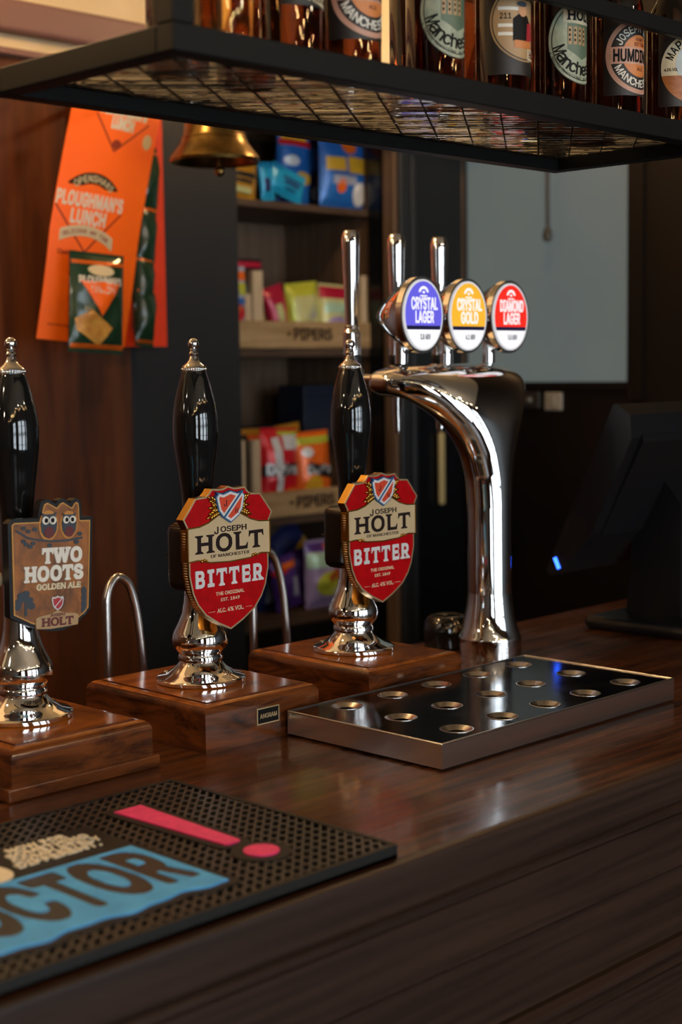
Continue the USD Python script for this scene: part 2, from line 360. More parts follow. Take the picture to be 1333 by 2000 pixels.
# ------------------------------------------------------------------ the counter
cx0, cx1 = -.6, 3.3
ct = thing('bar_counter', 'long dark walnut-stained bar counter under the hand pumps', 'bar counter', (0, 0, 0))
prof = [(1.0125, 1.045), (1.0125, 1.10), (1.80, 1.10), (1.80, 1.045)]
lip = [(1.0125, 1.045), (1.003, 1.048), (1.0, 1.053), (1.0, 1.0935), (1.0025, 1.0985), (1.0065, 1.10), (1.0125, 1.10)]
def along_x(prof, x0, x1):
    m = ext(Polygon(prof), x1 - x0); M = np.array([[0, 0, 1, x0], [1, 0, 0, 0], [0, 1, 0, 0], [0, 0, 0, 1.]]); m.apply_transform(M); return m
obj('worktop', along_x(prof, cx0, cx1), 'worktop_wood', ct, 30)
obj('front_lipping', along_x(lip, cx0, cx1), 'apron_wood', ct, 30)
obj('edge_moulding', along_x([(1.02, 1.045), (1.010, 1.045), (1.006, 1.041), (1.006, 1.034), (1.011, 1.030), (1.02, 1.030)], cx0, cx1), 'apron_wood', ct, 30)
obj('front_rail', along_x([(1.04, 1.030), (1.022, 1.030), (1.016, 1.025), (1.016, .958), (1.022, .952), (1.04, .952)], cx0, cx1), 'apron_wood', ct, 30)
obj('front_board', bx(cx0, cx1, 1.026, 1.05, .862, .952), 'apron_wood', ct, False)
obj('panel_moulding', along_x([(1.04, .864), (1.018, .862), (1.010, .856), (1.010, .848), (1.018, .842), (1.021, .834), (1.016, .828), (1.022, .820), (1.04, .818)], cx0, cx1), 'apron_wood', ct, 30)
obj('front_panel', bx(cx0, cx1, 1.034, 1.05, .0, .820), 'apron_wood', ct, False)
obj('back_board', bx(cx0, cx1, 1.76, 1.79, 0, 1.045), 'wall_dark', ct, False)

# ------------------------------------------------------------------ hand pumps
PW, PD, PH = .207, .262, .0635
def rounded_plinth(w, d, h, r, extra=0.):
    """mitred plinth whose four top edges carry a quarter round under a small quirk"""
    prof = [(0, 0), (0, h - r)] + [(r - r * math.cos(t), h - r + r * math.sin(t) * .92) for t in np.linspace(0, PI / 2, 8)[1:]] + [(r + .0004, h - r * .08), (r + .0010, h - .0042), (r + .0022, h - .0042), (r + .0030, h)]
    rings = []
    for i, z in prof:
        x, y = w / 2 - i, d / 2 - i
        rings.append(np.array([(-x, -y, z), (x, -y, z), (x, y, z), (-x, y, z)]))
    return loft(rings)
def hand_pump(px_, label, step=False):
    t = thing('hand_pump', label, 'hand pump', (px_, 1.612, BAR), group='row of hand pumps on the bar')
    m = rounded_plinth(PW, PD, PH, .0135)
    nz = m.face_normals[:, 2] > .8
    top = m.submesh([np.where(nz)[0]], append=True); side = m.submesh([np.where(~nz)[0]], append=True)
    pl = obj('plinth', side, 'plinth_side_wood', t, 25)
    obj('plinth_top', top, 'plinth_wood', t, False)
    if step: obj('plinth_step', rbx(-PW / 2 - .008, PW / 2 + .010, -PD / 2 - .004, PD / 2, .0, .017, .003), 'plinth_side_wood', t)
    # chrome foot and tower
    obj('tower', lathe([(0, PH), (.0600, PH), (.0628, PH + .002), (.0628, PH + .006), (.0600, PH + .0085), (.048, PH + .0125), (.038, PH + .019), (.0315, PH + .026), (.0295, PH + .030),
                        (.0312, PH + .031), (.0318, PH + .036), (.0300, PH + .040), (.0318, PH + .043), (.0345, PH + .046), (.0385, PH + .052), (.0395, PH + .060), (.0385, PH + .067),
                        (.0360, PH + .073), (.0300, PH + .084), (.0250, PH + .097), (.0215, PH + .115), (.0200, PH + .14), (.0195, PH + .185), (.0, PH + .185)], 64), 'chrome', t, 32)
    for k in range(3):
        a = -PI / 2 + (k - 1) * 2.1 - .35
        sc = lathe([(0, 0), (.004, 0), (.004, .0025), (.0015, .004), (0, .004)], 14); sc.apply_translation((.050 * math.cos(a), .050 * math.sin(a), PH + .0105)); obj('screw', sc, 'chrome_dim', t)
    obj('handle', lathe([(0, PH + .17), (.0195, PH + .17), (.0205, PH + .20), (.021, PH + .255), (.0245, PH + .292), (.0288, PH + .322), (.0318, PH + .350), (.0316, PH + .366), (.0288, PH + .389), (.0235, PH + .412), (.0178, PH + .431), (.0165, PH + .4345), (0, PH + .4345)], 64, 6), 'gloss_black', t, 50)
    obj('ferrule', lathe([(0, PH + .4335), (.0165, PH + .4335), (.0172, PH + .4355), (.0165, PH + .4375), (.0172, PH + .4395), (.0160, PH + .4415), (.0145, PH + .443), (.0105, PH + .446), (.0072, PH + .4505), (.0056, PH + .4555),
                          (.0068, PH + .4575), (.0070, PH + .4590), (.0060, PH + .4605), (.0050, PH + .4625), (.0056, PH + .4645), (.0050, PH + .4655)] +
                         [(.0078 * math.sin(a), PH + .4722 - .0078 * math.cos(a)) for a in np.linspace(.55, PI, 12)], 40), 'chrome', t, 32, label='turned chrome finial and ferrule')
    beads = []
    for a in np.linspace(0, 2 * PI, 30, endpoint=False):
        b = trimesh.creation.icosphere(1, .0016); b.apply_translation((.0168 * math.cos(a), .0168 * math.sin(a), PH + .4375)); beads.append(b)
    obj('bead_ring', beads, 'chrome', t)
    return t
pumpL = hand_pump(1.048, 'hand pump with the owl badge, on a stepped wooden plinth', True)
pumpM = hand_pump(1.3425, 'hand pump with red badge on the plinth with a small brass nameplate')
pumpR = hand_pump(1.652, 'hand pump with red badge, its plinth behind the steel drip tray')
# nameplate of the middle plinth
np_ = stage.GetPrimAtPath(pumpM.GetPath())
plate = obj('nameplate', face(sbox(-.0205, -.0115, .0205, .0115), .0012).apply_translation((.0065, -PD / 2, .0335)), 'gold_rim', pumpM, False, label='small brass-edged black nameplate')
obj('nameplate_field', face(sbox(-.0186, -.0096, .0186, .0096), .0003, .0012).apply_translation((.0065, -PD / 2, .0335)), 'black_print', plate, False)
obj('lettering', face(txt('ANGRAM', .0060, .031, True, .12, cx=0, y=-.0030), .0003, .0015).apply_translation((.0065, -PD / 2, .0335)), 'gold_rim', plate, False)
# steel swan-neck tubes behind the plinths
def swan(x0, x1, y, ztop, label):
    t = thing('swan_neck_spout', label, 'spout', (x0, y, 0), group='steel swan-neck spouts behind the pumps')
    d = x1 - x0
    obj('tube', tube([(0, 0, .92), (0, 0, 1.05), (0, 0, ztop - .040), (.006, 0, ztop - .016), (d * .34, 0, ztop - .002), (d * .62, 0, ztop - .012), (d * .80, 0, ztop - .040), (d * .93, 0, ztop - .085), (d, 0, 1.165), (d + .004, 0, 1.11)], .0068, 16, 8), 'brushed_steel', t, True)
    obj('collar', lathe([(0, .90), (.011, .90), (.011, .93), (.0068, .935), (0, .935)], 20), 'brushed_steel', t)
swan(1.334, 1.398, 1.818, 1.293, 'bent steel spout tube behind the plinth with the nameplate')
swan(1.628, 1.702, 1.818, 1.305, 'bent steel spout tube behind the plinth next to the drip tray')

# ------------------------------------------------------------------ pump clips (badges)
def mirror(pts): return pts + [(-u, v) for u, v in reversed(pts) if u != 0]
SH = mirror([(0, .0), (.0225, .0105), (.045, .0245), (.0585, .040), (.0665, .056), (.0722, .081), (.0722, .0985), (.0738, .0995), (.0738, .140), (.0728, .143), (.0808, .1575), (.0585, .1850), (.040, .1862), (.0345, .1905), (.030, .1962), (.018, .1950), (.010, .1952), (0, .1985)])
def shield_crest(cy, w, h):
    s = [(0, -.5), (.30, -.30), (.44, -.10), (.50, .18), (.53, .34), (.46, .42), (.50, .50), (.26, .43), (0, .52)]
    return Polygon([(u * w, cy + v * h) for u, v in mirror(s)])
def ear(cx, cy, ang, n, s):
    out = []
    for i in range(n):
        for sd in (-1, 1):
            q = trimesh.creation.icosphere(1, 1.); q.apply_scale((s * .50, s * .24, s * .26)); q.apply_transform(rotm(sd * .6, (0, 0, 1)))
            q.apply_translation((i * s * .52, sd * s * .26, 0)); out.append(q)
    q = trimesh.creation.icosphere(1, 1.); q.apply_scale((s * .55, s * .22, s * .26)); q.apply_translation((n * s * .54, 0, 0)); out.append(q)
    m = cat(*out); m.apply_transform(rotm(ang, (0, 0, 1))); m.apply_translation((cx, cy, 0)); return m
def bitter_clip(x, label):
    t = thing('pump_clip', label, 'pump clip', (x, 1.552, 1.243), group='red shield badges on the pumps')
    S = Polygon(SH); D = .0135
    obj('backing', face(S, D, -D), 'gold', t, 30, label='gold cast shield body with a bright rim')
    rim = S.difference(S.buffer(-.0022)); obj('rim', face(rim, .0012), 'gold_rim', t, 30)
    inner = S.buffer(-.0022)
    arch = Polygon(mirror([(0, .1625), (.020, .159), (.038, .150), (.054, .1455), (.0738, .1445), (.0738, .1005), (.058, .1020), (.050, .1005), (.036, .0970), (0, .0952)])[:])
    obj('red_field', face(inner.difference(arch.buffer(.0012)), .0006), 'red_enamel', t, False)
    obj('name_panel', face(arch, .0022), 'cream_enamel', t, False)
    obj('panel_rim', face(arch.buffer(.0016).difference(arch.buffer(-.0002)), .0030), 'gold', t, 30)
    L = [txt('OSEPH', .0072, .048, True, .07, cx=.0075, y=.1365), txt('J', .0095, .0075, True, .10, cx=-.0240, y=.1345), txt('OF MANCHESTER', .0042, .0700, False, 0, .01, cx=.0, y=.1025)]
    obj('lettering', face(unary_union(L), .0005, .0022), 'umber_print', t, False)
    H = txt('HOLT', .0228, .124, True, .13, .012, cx=0, y=.1105, track=.10); obj('lettering', face(H, .0006, .0022), 'umber_print', t, False)
    B = txt('BITTER', .0215, .124, True, .14, .035, cx=0, y=.0640, track=.24); obj('lettering', face(B, .0012, .0006), 'silver_print', t, False)
    sm = [txt('THE ORIGINAL', .0047, .052, True, 0, cx=0, y=.0495), txt('EST. 1849', .0043, .034, True, 0, cx=0, y=.0410), txt('ALC. 4% VOL.', .0055, .049, True, .10, cx=0, y=.0258), sbox(-.040, .0278, -.028, .0283), sbox(.028, .0278, .040, .0283)]
    obj('lettering', face(unary_union(sm), .0004, .0006), 'cream_print', t, False)
    cr = shield_crest(.1700, .050, .044)
    c = obj('crest', face(cr, .0052), 'blue_print', t, False, label='blue and white edged crest with a diagonal band')
    c1 = cr.buffer(-.0018); c2 = cr.buffer(-.0052)
    obj('crest_border', face(c1.difference(c2), .0008, .0052), 'silver_print', c, False)
    band = affinity.rotate(sbox(-.045, -.0042, .045, .0042), 46, origin=(0, 0)); band = affinity.translate(band, 0, .1690)
    bandw = band.intersection(c1); core = affinity.translate(affinity.rotate(sbox(-.045, -.0015, .045, .0015), 46, origin=(0, 0)), 0, .1690).intersection(cr)
    obj('crest_field', face(c2.difference(band), .0006, .0052), 'orange_red', c, False)
    obj('crest_band', face(bandw.difference(core), .0008, .0053), 'silver_print', c, False)
    obj('crest_band', face(core, .0009, .0053), 'blue_print', c, False)
    obj('lettering', face(unary_union([txt('J', .0085, None, True, .1, cx=-.0095, y=.1715), txt('H', .0060, None, True, .1, cx=.0105, y=.1610)]), .0004, .0058), 'maroon_print', c, False)
    for sd in (-1, 1):
        e = []
        for (u, v, a, n, s) in ((.020, .1655, -.42, 4, .0085), (.020, .1750, .55, 4, .0080), (.022, .1700, .05, 2, .0095)):
            q = ear(u, v, a, n, s); 
            if sd < 0: q.apply_transform(np.diag([-1, 1, 1, 1.])); q.invert()
            e.append(q)
        m = cat(*e); m.apply_translation((0, 0, .0022)); m.apply_transform(FACE); obj('wheat_ear', m, 'gold', t, 40)
    sc = []
    for u in (-.046, .046):
        for k in range(3):
            q = trimesh.creation.icosphere(1, .0026 - .0004 * k); q.apply_translation((u + (k - 1) * .0042, .1005 - .0012 * abs(k - 1), .002)); sc.append(q)
    m = cat(*sc); m.apply_transform(FACE); obj('scroll', m, 'gold', t, 40)
    for sd in (-1, 1):
     rope = []                                        # embossed rope-like edge along the side
     for v in np.arange(.030, .138, .0036):
        i = np.interp(v, [0, .0105, .0245, .040, .056, .081, .14], [0, .0225, .045, .0585, .0665, .0722, .0738])
        q = trimesh.creation.icosphere(1, 1.); q.apply_scale((.0008, .0013, .0042)); q.apply_translation((sd * i, v, -D / 2)); rope.append(q)
     m = cat(*rope); m.apply_transform(FACE); obj('embossed_edge', m, 'gold_rim', t, 40)
    brk = rbx(-.036, .034, .016, .092, .050, .146, .013); brk2 = rbx(-.0372, .0352, .015, .0932, .099, .102, .001)
    brk.apply_translation((-.004, 0, 0)); obj('clip_bracket', cat(brk, brk2), 'gloss_black', t, 40, label='black plastic spring clip gripping the pump tower')
    return t
bitter_clip(1.3475, 'red and gold shield badge on the pump whose plinth has the nameplate')
bitter_clip(1.6545, 'red and gold shield badge on the pump closest to the drip tray')
# the owl badge
t = thing('pump_clip', 'amber owl badge with dark border on the stepped-plinth pump', 'pump clip', (1.0575, 1.556, 1.281))
OW = Polygon([(-.055, .021), (-.028, .008), (.0, .0005), (.018, .0), (.036, .005), (.053, .017), (.059, .023), (.0605, .125), (.0605, .137), (.044, .137), (.0435, .150), (.042, .158), (.037, .1605), (.033, .158), (.030, .1535), (.024, .157), (.018, .1605), (.012, .1585),
             (.008, .154), (.002, .157), (-.005, .1605), (-.012, .158), (-.0145, .150), (-.016, .137), (-.054, .137), (-.059, .133)])
OW = affinity.rotate(OW, -2.6, origin=(0, .07))
def owf(g, d, off=0.): return face(affinity.rotate(g, -2.6, origin=(0, .07)) if g is not None else None, d, off)
obj('backing', face(OW.buffer(.0025, join_style=1), .012, -.012), 'plastic_black', t, 40, label='dark moulded border')
obj('border', face(OW.buffer(-.002).difference(OW.buffer(-.0036)), .0016), 'owl_border', t, 30)
obj('panel', face(OW.buffer(-.0036), .0008), 'owl_panel', t, False, label='mottled amber printed panel')
obj('lettering', owf(unary_union([txt('TWO', .0165, .060, True, .10, .07, cx=.016, y=.0845, track=.1), txt('HOOTS', .0165, .088, True, .10, .07, cx=.004, y=.0625, track=.1)]), .002, .0008), 'white_print', t, False)
obj('lettering', owf(txt('GOLDEN ALE', .0068, .066, True, .06, .04, cx=.012, y=.0508), .001, .0008), 'cream_print', t, False)
bn = Polygon([(-.022, .003), (.0, .0015), (.040, .004), (.041, .0165), (.036, .0185), (.020, .0200), (.009, .0240), (-.002, .0200), (-.018, .0180), (-.0225, .0160)])
b_ = obj('banner', owf(bn, .003), 'label_tan', t, False)
obj('lettering', owf(unary_union([txt('HOLT', .0095, .048, True, .12, .03, cx=.0090, y=.0055), txt('JOSEPH', .0036, .022, True, .05, cx=.009, y=.0168)]), .0006, .003), 'maroon_print', b_, False)
cr = shield_crest(.0325, .017, .018); c_ = obj('crest', owf(affinity.translate(cr, .010, 0), .0024), 'silver_print', t, False)
bd = affinity.translate(affinity.rotate(sbox(-.02, -.0008, .02, .0008), 44, origin=(0, 0)), 0, .0325)
obj('crest_field', owf(affinity.translate(cr.buffer(-.0016).difference(bd), .010, 0), .0005, .0024), 'red_print', c_, False)
for k, (ox, s) in enumerate(((-.0035, 1.0), (.0265, .92))):
    obj('owl_halo', owf(ell(ox, .1300, .0142 * s, .0190 * s), .0004, .0008), 'owl_amber', t, False)
    o = obj('owl', owf(affinity.translate(affinity.scale(Polygon([(-.0115, .018), (-.0095, .0145), (-.0120, .004), (-.0105, -.006), (-.006, -.012), (0, -.0145), (.006, -.012), (.0105, -.006), (.0120, .004), (.0095, .0145), (.0115, .018), (.005, .0155), (0, .0158), (-.005, .0155)]), s, s, origin=(0, 0)), ox, .1285), .0014, .0008), 'slate_print', t, 30)
    obj('owl_breast', owf(ell(ox, .1215, .0072 * s, .0072 * s), .0004, .0022), 'maroon_print', o, False)
    for e in (-1, 1):
        obj('owl_eye', owf(ell(ox + e * .0053 * s, .1365, .0050 * s, .0050 * s), .0007, .0022), 'white_print', o, False)
        obj('owl_pupil', owf(ell(ox + e * .0046 * s, .1365, .0026 * s, .0030 * s), .0003, .0029), 'black_print', o, False)
br = LineString([(-.050, .125), (-.034, .116), (-.020, .113), (.0, .1105), (.025, .1105), (.046, .113)]).buffer(.0013)
lv = [ell(u, v, .0034, .0026, 6) for u, v in ((-.040, .128), (-.033, .124), (-.024, .126), (-.036, .108), (-.030, .105), (-.026, .109), (-.040, .112), (.043, .118), (.038, .108), (-.002, .1055))]
obj('branch', owf(unary_union([br] + lv), .0009, .0008), 'slate_print', t, False)
tr = [ell(-.038 + dx, .042 + dy, .0055, .0045, 5) for dx, dy in ((0, 0), (-.008, -.004), (.007, -.003), (.002, .005), (-.005, .003), (-.010, -.010), (.010, -.010))] + [sbox(-.038, .020, -.034, .038)]
obj('tree_print', owf(unary_union(tr), .0007, .0008), 'slate_print', t, False)
obj('tree_print', owf(unary_union([ell(.050, .045 - i * .008, .004, .006, 5) for i in range(4)]), .0007, .0008), 'slate_print', t, False)
obj('clip_bracket', rbx(-.022, .022, .013, .075, .045, .120, .008), 'gloss_black', t, 40)
lev = tube([(-.052, .030, .066), (-.070, .034, .068), (-.085, .036, .072), (-.110, .040, .080)], [.0085, .007, .006, .009], 16, 6); obj('clip_lever', lev, 'cream_print', t, True, label='pale tapering lever behind the badge')

# ------------------------------------------------------------------ drip tray
tx0, tx1, ty0, ty1, tz = 1.379, 1.905, 1.1955, 1.474, 1.1356
t = thing('drip_tray', 'stainless steel drip tray with glossy black top and fifteen dimpled drain holes', 'drip tray', (0, 0, 0))
HX, HY = [1.455, 1.549, 1.644, 1.738, 1.838], [1.435, 1.333, 1.236]
top = sbox(tx0 + .002, ty0 + .002, tx1 - .002, ty1 - .002)
for x in HX:
    for y in HY: top = top.difference(Point(x, y).buffer(.0205, 16))
obj('tray_top', ext(top, .0014).apply_translation((0, 0, tz - .0030)), 'tray_top', t, False, label='mirror-dark top sheet with round holes')
wall = sbox(tx0, ty0, tx1, ty1).difference(sbox(tx0 + .0018, ty0 + .0018, tx1 - .0018, ty1 - .0018))
obj('tray_side', ext(wall, .0322).apply_translation((0, 0, 1.1032)), 'tray_side', t, False)
obj('tray_rim', [rbx(tx0 - .0006, tx1 + .0006, ty0 - .0006, ty0 + .0030, tz - .003, tz, .0014), rbx(tx0 - .0006, tx0 + .0030, ty0, ty1, tz - .003, tz, .0014), rbx(tx1 - .003, tx1 + .0006, ty0, ty1, tz - .003, tz, .0014)], 'brushed_steel', t)
obj('tray_base', bx(tx0 + .008, tx1 - .008, ty0 + .008, ty1 - .008, 1.1002, 1.108), 'dark_hole', t, False)
for x in HX:
    for y in HY:
        d = trimesh.creation.revolve(np.array([(.0125, -.0050), (.0130, -.0048), (.0196, -.0008), (.0208, .0000), (.0222, -.0002), (.0222, -.0009), (.0200, -.0024), (.0125, -.0058)]), sections=36)
        d.apply_translation((x, y, tz - .0008)); obj('drain_dimple', d, 'brushed_steel', t, 40)

# ------------------------------------------------------------------ lager font
fx, fy = 2.012, 1.632
t = thing('beer_font', 'tall chrome swan-neck beer font with three taps behind the drip tray', 'beer font', (fx, fy, BAR))
base = lathe([(0, 0), (.0545, 0), (.0545, .031), (.0538, .034), (.0520, .037), (.0478, .052), (.0438, .068), (.0408, .084), (.0388, .098), (.0378, .110), (0, .11)], 64)
obj('foot', base, 'chrome', t, 30)
ST = [(.0, .085, .0376, .0376, 90), (.0, .16, .0380, .0372, 90), (.0, .26, .0392, .0376, 90), (.001, .315, .0450, .0385, 89), (.004, .360, .0600, .0410, 83), (.010, .400, .0850, .0430, 72), (.022, .434, .1150, .0420, 54), (.042, .458, .1440, .0375, 34),
      (.066, .4705, .1640, .0335, 16), (.092, .4745, .1730, .0310, 4), (.116, .4750, .1730, .0300, 0)]
ST = spline(ST, 6); rings = []
th = np.linspace(0, 2 * PI, 72, endpoint=False)
for cyy, cz, a, b, ang in ST:
    e = 2 / (2.0 + .9 * np.clip((a - .04) / .10, 0, 1))
    u = np.sign(np.cos(th)) * np.abs(np.cos(th)) ** e * a; v = np.sign(np.sin(th)) * np.abs(np.sin(th)) ** e * b
    an = math.radians(ang); nrm = np.array([0, -math.sin(an), math.cos(an)])
    rings.append(np.array([0, cyy, cz + .0]) + u[:, None] * np.array([1., 0, 0]) + v[:, None] * nrm)
for k, s in ((.004, .97), (.0065, .90), (.0075, .78)):
    cyy, cz, a, b, ang = ST[-1]; rings.append(np.array([0, cyy + k, cz]) + (rings[len(ST) - 1] - np.array([0, cyy, cz])) * np.array([1 - (1 - s) * .25, 1, s]))
obj('swan_neck', loft(rings), 'chrome', t, 50, label='chrome column flaring into a broad hooded head')
obj('head_plate', rbx(-.150, .150, .118, .1255, .458, .492, .003), 'chrome', t, 40)
for k, dx in enumerate((-.117, 0, .117)):
    tap = obj('tap', [lathe([(0, 0), (.0155, 0), (.0165, .004), (.0165, .030), (.0145, .036), (.0, .036)], 32).apply_translation((dx, .212, .462)),
                      trimesh.creation.icosphere(3, .0205).apply_translation((dx, .212, .488)),
                      tube([(dx, .118, .480), (dx, .15, .480), (dx, .20, .480)], [.011, .0075, .009], 20, 4)], 'chrome', t, 40)
    obj('tap_collar', lathe([(0, .505), (.0145, .505), (.0155, .508), (.0155, .520), (.014, .523), (0, .523)], 32).apply_translation((dx, .212, 0)), 'gloss_black', tap, 40)
    obj('tap_ferrule', lathe([(0, .522), (.0158, .522), (.0158, .560), (.0150, .563), (.0130, .565), (.0118, .568), (.0128, .571), (.0118, .574), (.0, .574)], 36).apply_translation((dx, .212, 0)), 'chrome', tap, 32)
    obj('tap_handle', lathe([(0, .573), (.0112, .573), (.0118, .60), (.0140, .66), (.0160, .715), (.0160, .725), (.0130, .7345), (.0105, .737), (0, .737)], 36).apply_translation((dx, .212, 0)), 'chrome', tap, 28, label='tapered chrome lever with a bevelled end')
    obj('tap_spout', lathe([(0, .380), (.0062, .380), (.0075, .386), (.0115, .455), (.0125, .464), (0, .464)], 28).apply_translation((dx, .212, 0)), 'chrome_dim', tap, 40)
# illuminated oval badges on the head
def oval(dx, field, lines, abv, lbl):
    o = obj('badge_housing', None or face(ell(dx, .586, .0545, .0640, 40), .012, -.012).apply_translation((0, .046, 0)), 'chrome', t, 40, label=lbl)
    rr = []
    for k, (s, yy) in enumerate(((1.0, .057), (.97, .066), (.80, .090), (.52, .118), (.22, .140), (.10, .147), (.03, .149))):
        rr.append(np.column_stack([dx + .053 * s * np.cos(th), np.full_like(th, yy), .586 + .0625 * s * np.sin(th)]))
    obj('badge_cone', loft(rr), 'chrome', o, 40)
    obj('badge_post', tube([(dx, .095, .505), (dx, .095, .560)], .0115, 20, 0), 'chrome', o, 40)
    Y0 = .0335
    def pl(g, d, off): return face(g, d, off).apply_translation((0, .046, 0))
    E = ell(dx, .586, .0490, .0590, 40); obj('lens', pl(E, .002, 0), 'lens_white', o, False)
    up = E.buffer(-.0035).intersection(sbox(dx - 1, .568, dx + 1, 1)); dn = E.buffer(-.0035).intersection(sbox(dx - 1, 0, dx + 1, .5615)); st = E.buffer(-.0035).intersection(sbox(dx - 1, .5615, dx + 1, .568))
    obj('print_field', pl(up, .0005, .002), field, o, False); obj('print_stripe', pl(st, .0005, .002), 'lens_navy', o, False); obj('print_field', pl(dn, .0005, .002), 'lens_glow', o, False)
    a, b = lines
    obj('lettering', pl(unary_union([txt(a, .0190, .066, True, 0, .02, cx=dx + .002, y=.5955, track=.03), txt(b, .0185, .046, True, 0, .02, cx=dx + .002, y=.5735, track=.03)]), .0005, .0025), 'lens_glow', o, False)
    cap = Point(dx, .6205).buffer(.0130, 16).intersection(sbox(dx - 1, .6235, dx + 1, 1)).difference(Point(dx, .6205).buffer(.0085, 16))
    obj('emblem', pl(unary_union([cap, sbox(dx - .0085, .6165, dx + .0085, .6185), ell(dx, .6235, .003, .002, 8)]), .0004, .0025), 'lens_glow', o, False)
    obj('lettering', pl(txt(abv, .0085, .027, True, 0, .03, cx=dx + .004, y=.5455), .0004, .0025), 'lens_grey', o, False)
oval(-.117, 'lens_blue', ('CRYSTAL', 'LAGER'), '3.8 ABV', 'glowing oval badge with violet-blue field')
oval(0, 'lens_yellow', ('CRYSTAL', 'GOLD'), '4.1 ABV', 'glowing oval badge with yellow field')
oval(.117, 'lens_red', ('DIAMOND', 'LAGER'), '5.0 ABV', 'glowing oval badge with red field')
# round black tub beside the font
tb = thing('black_tub', 'small round black tub on the bar behind the chrome font foot', 'tub', (2.018, 1.735, BAR))
obj('body', lathe([(0, 0), (.038, 0), (.042, .004), (.043, .030), (.040, .046), (.034, .055), (.030, .057), (.0, .057)], 48, 0), 'gloss_black', tb, 40)
obj('lid_ring', lathe([(.024, .056), (.027, .0585), (.030, .0575), (.029, .055)], 40), 'plastic_black', tb, 40)

# ------------------------------------------------------------------ bar mat
t = thing('bar_mat', 'black rubber bar mat with pink exclamation mark and blue lettered banner', 'bar mat', (0, 0, BAR))
mx0, mx1, my0, my1, mh = .30, 1.105, 1.017, 1.386, .0132
whole = sbox(mx0, my0, mx1, my1)
obj('tray_sheet', ext(whole.buffer(-.004).buffer(.004), .0035), 'dark_hole', t, False)
obj('raised_border', ext(whole.buffer(-.004).buffer(.004).difference(whole.buffer(-.0065)), mh), 'rubber', t, 30)
wav = [(x, 1.062 + .006 * math.sin(x * 47) + .004 * math.sin(x * 101 + 1) + .018 * (1 - (x - .45) / .47)) for x in np.linspace(.32, .913, 60)]
wav = [(x, 1.064 + .0035 * math.sin(x * 60 + .5) + .002 * math.sin(x * 140)) for x in np.linspace(.32, .913, 70)]
banner = Polygon(wav + [(.913, 1.2145), (.32, 1.2165)])
DR = txt('DOCTOR', .0985, .283, True, 0, .06, x=.623, y=1.1010, track=.06)
exc = Polygon([(.972, 1.322), (1.009, 1.322), (1.0015, 1.146), (.9985, 1.1425), (.983, 1.1425), (.980, 1.146)])
dot = ell(.994, 1.1045, .0185, .0185)
lines = [('NOW FOR', .885, 1.2868, .070), ('SOMETHING', .903, 1.2712, .098), ('COMPLETELY', .908, 1.2556, .106), ('DIFFERENT.', .896, 1.2400, .100)]
LT = unary_union([txt(s, .0116, w, False, 0, .03, x=xr - w, y=y) for s, xr, y, w in lines] + [txt('AND', .044, .130, True, 0, .10, x=.655, y=1.2225)])
pad = unary_union([banner.buffer(.011), exc.buffer(.010), dot.buffer(.013), sbox(.60, 1.21, .918, 1.304).buffer(.004), sbox(.28, 1.21, .62, 1.29)]).intersection(whole)
obj('raised_pad', ext(pad, mh + .0006), 'rubber', t, 30)
obj('banner', ext(banner.difference(DR), .0012).apply_translation((0, 0, mh + .0006)), 'blue_rubber', t, False, label='blue banner with dark cut-out lettering')
obj('lettering', ext(DR, .0006).apply_translation((0, 0, mh + .0006)), 'rubber_grid', t, False)
obj('exclamation_mark', ext(unary_union([exc, dot]), .0014).apply_translation((0, 0, mh + .0006)), 'pink_rubber', t, False, label='pink exclamation mark')
obj('lettering', ext(LT, .0014).apply_translation((0, 0, mh + .0006)), 'cream_rubber', t, False, label='cream raised lettering')
free = whole.buffer(-.0064).difference(pad)
latt = []; P_ = .0088; d1 = np.array([1, 1]) / math.sqrt(2); d2 = np.array([1, -1]) / math.sqrt(2); o_ = np.array([.7, 1.2])
for i in range(-70, 71):                               # long ribs with staggered short cross ribs between them
    c = o_ + d2 * i * P_
    q = LineString([c - d1 * .7, c + d1 * .7]).buffer(.0015, cap_style=2).intersection(free)
    for g in geoms(q): latt.append(trimesh.creation.extrude_polygon(g.simplify(.0004), mh - .0006, engine='earcut'))
    for j in range(-34, 35):
        e = c + d1 * (j * .0205 + (i % 2) * .01025)
        if free.contains(Point(e + d2 * P_ / 2)):
            g = LineString([e + d2 * .0012, e + d2 * (P_ - .0012)]).buffer(.0030, cap_style=2)
            latt.append(trimesh.creation.extrude_polygon(g, mh - .0009, engine='earcut'))
obj('rubber_lattice', latt, 'rubber_grid', t, False, kind='stuff')

# ------------------------------------------------------------------ hanging shelf with bottles
sx0, sx1, sy0, sy1, sz = .9174, 1.943, 1.12, 1.442, 1.8985
B_ = .0265
t = thing('hanging_shelf', 'black steel ceiling-hung shelf with ribbed wired glass above the bar', 'shelf', (0, 0, 0))
obj('front_bar', rbx(sx0, sx1, sy0, sy0 + B_, sz, sz + B_, .0018), 'frame_black', t)
obj('rear_bar', rbx(sx0, sx1, sy1 - B_, sy1, sz, sz + B_, .0018), 'frame_black', t)
obj('side_bar', rbx(sx0, sx0 + B_, sy0 + B_, sy1 - B_, sz, sz + B_, .0018), 'frame_black', t)
obj('side_bar', rbx(sx1 - B_, sx1, sy0 + B_, sy1 - B_, sz, sz + B_, .0018), 'frame_black', t)
for x in (sx0, sx1 - B_):
    for y in ((sy0,) if x == sx0 else (sy0, sy1 - B_)): obj('post', rbx(x, x + B_, y, y + B_, sz + B_, 2.95, .0018), 'frame_black', t)
obj('guard_rail', rbx(sx0 + B_, sx1 - B_, sy0 + .004, sy0 + .016, 2.036, 2.056, .0015), 'frame_black', t)
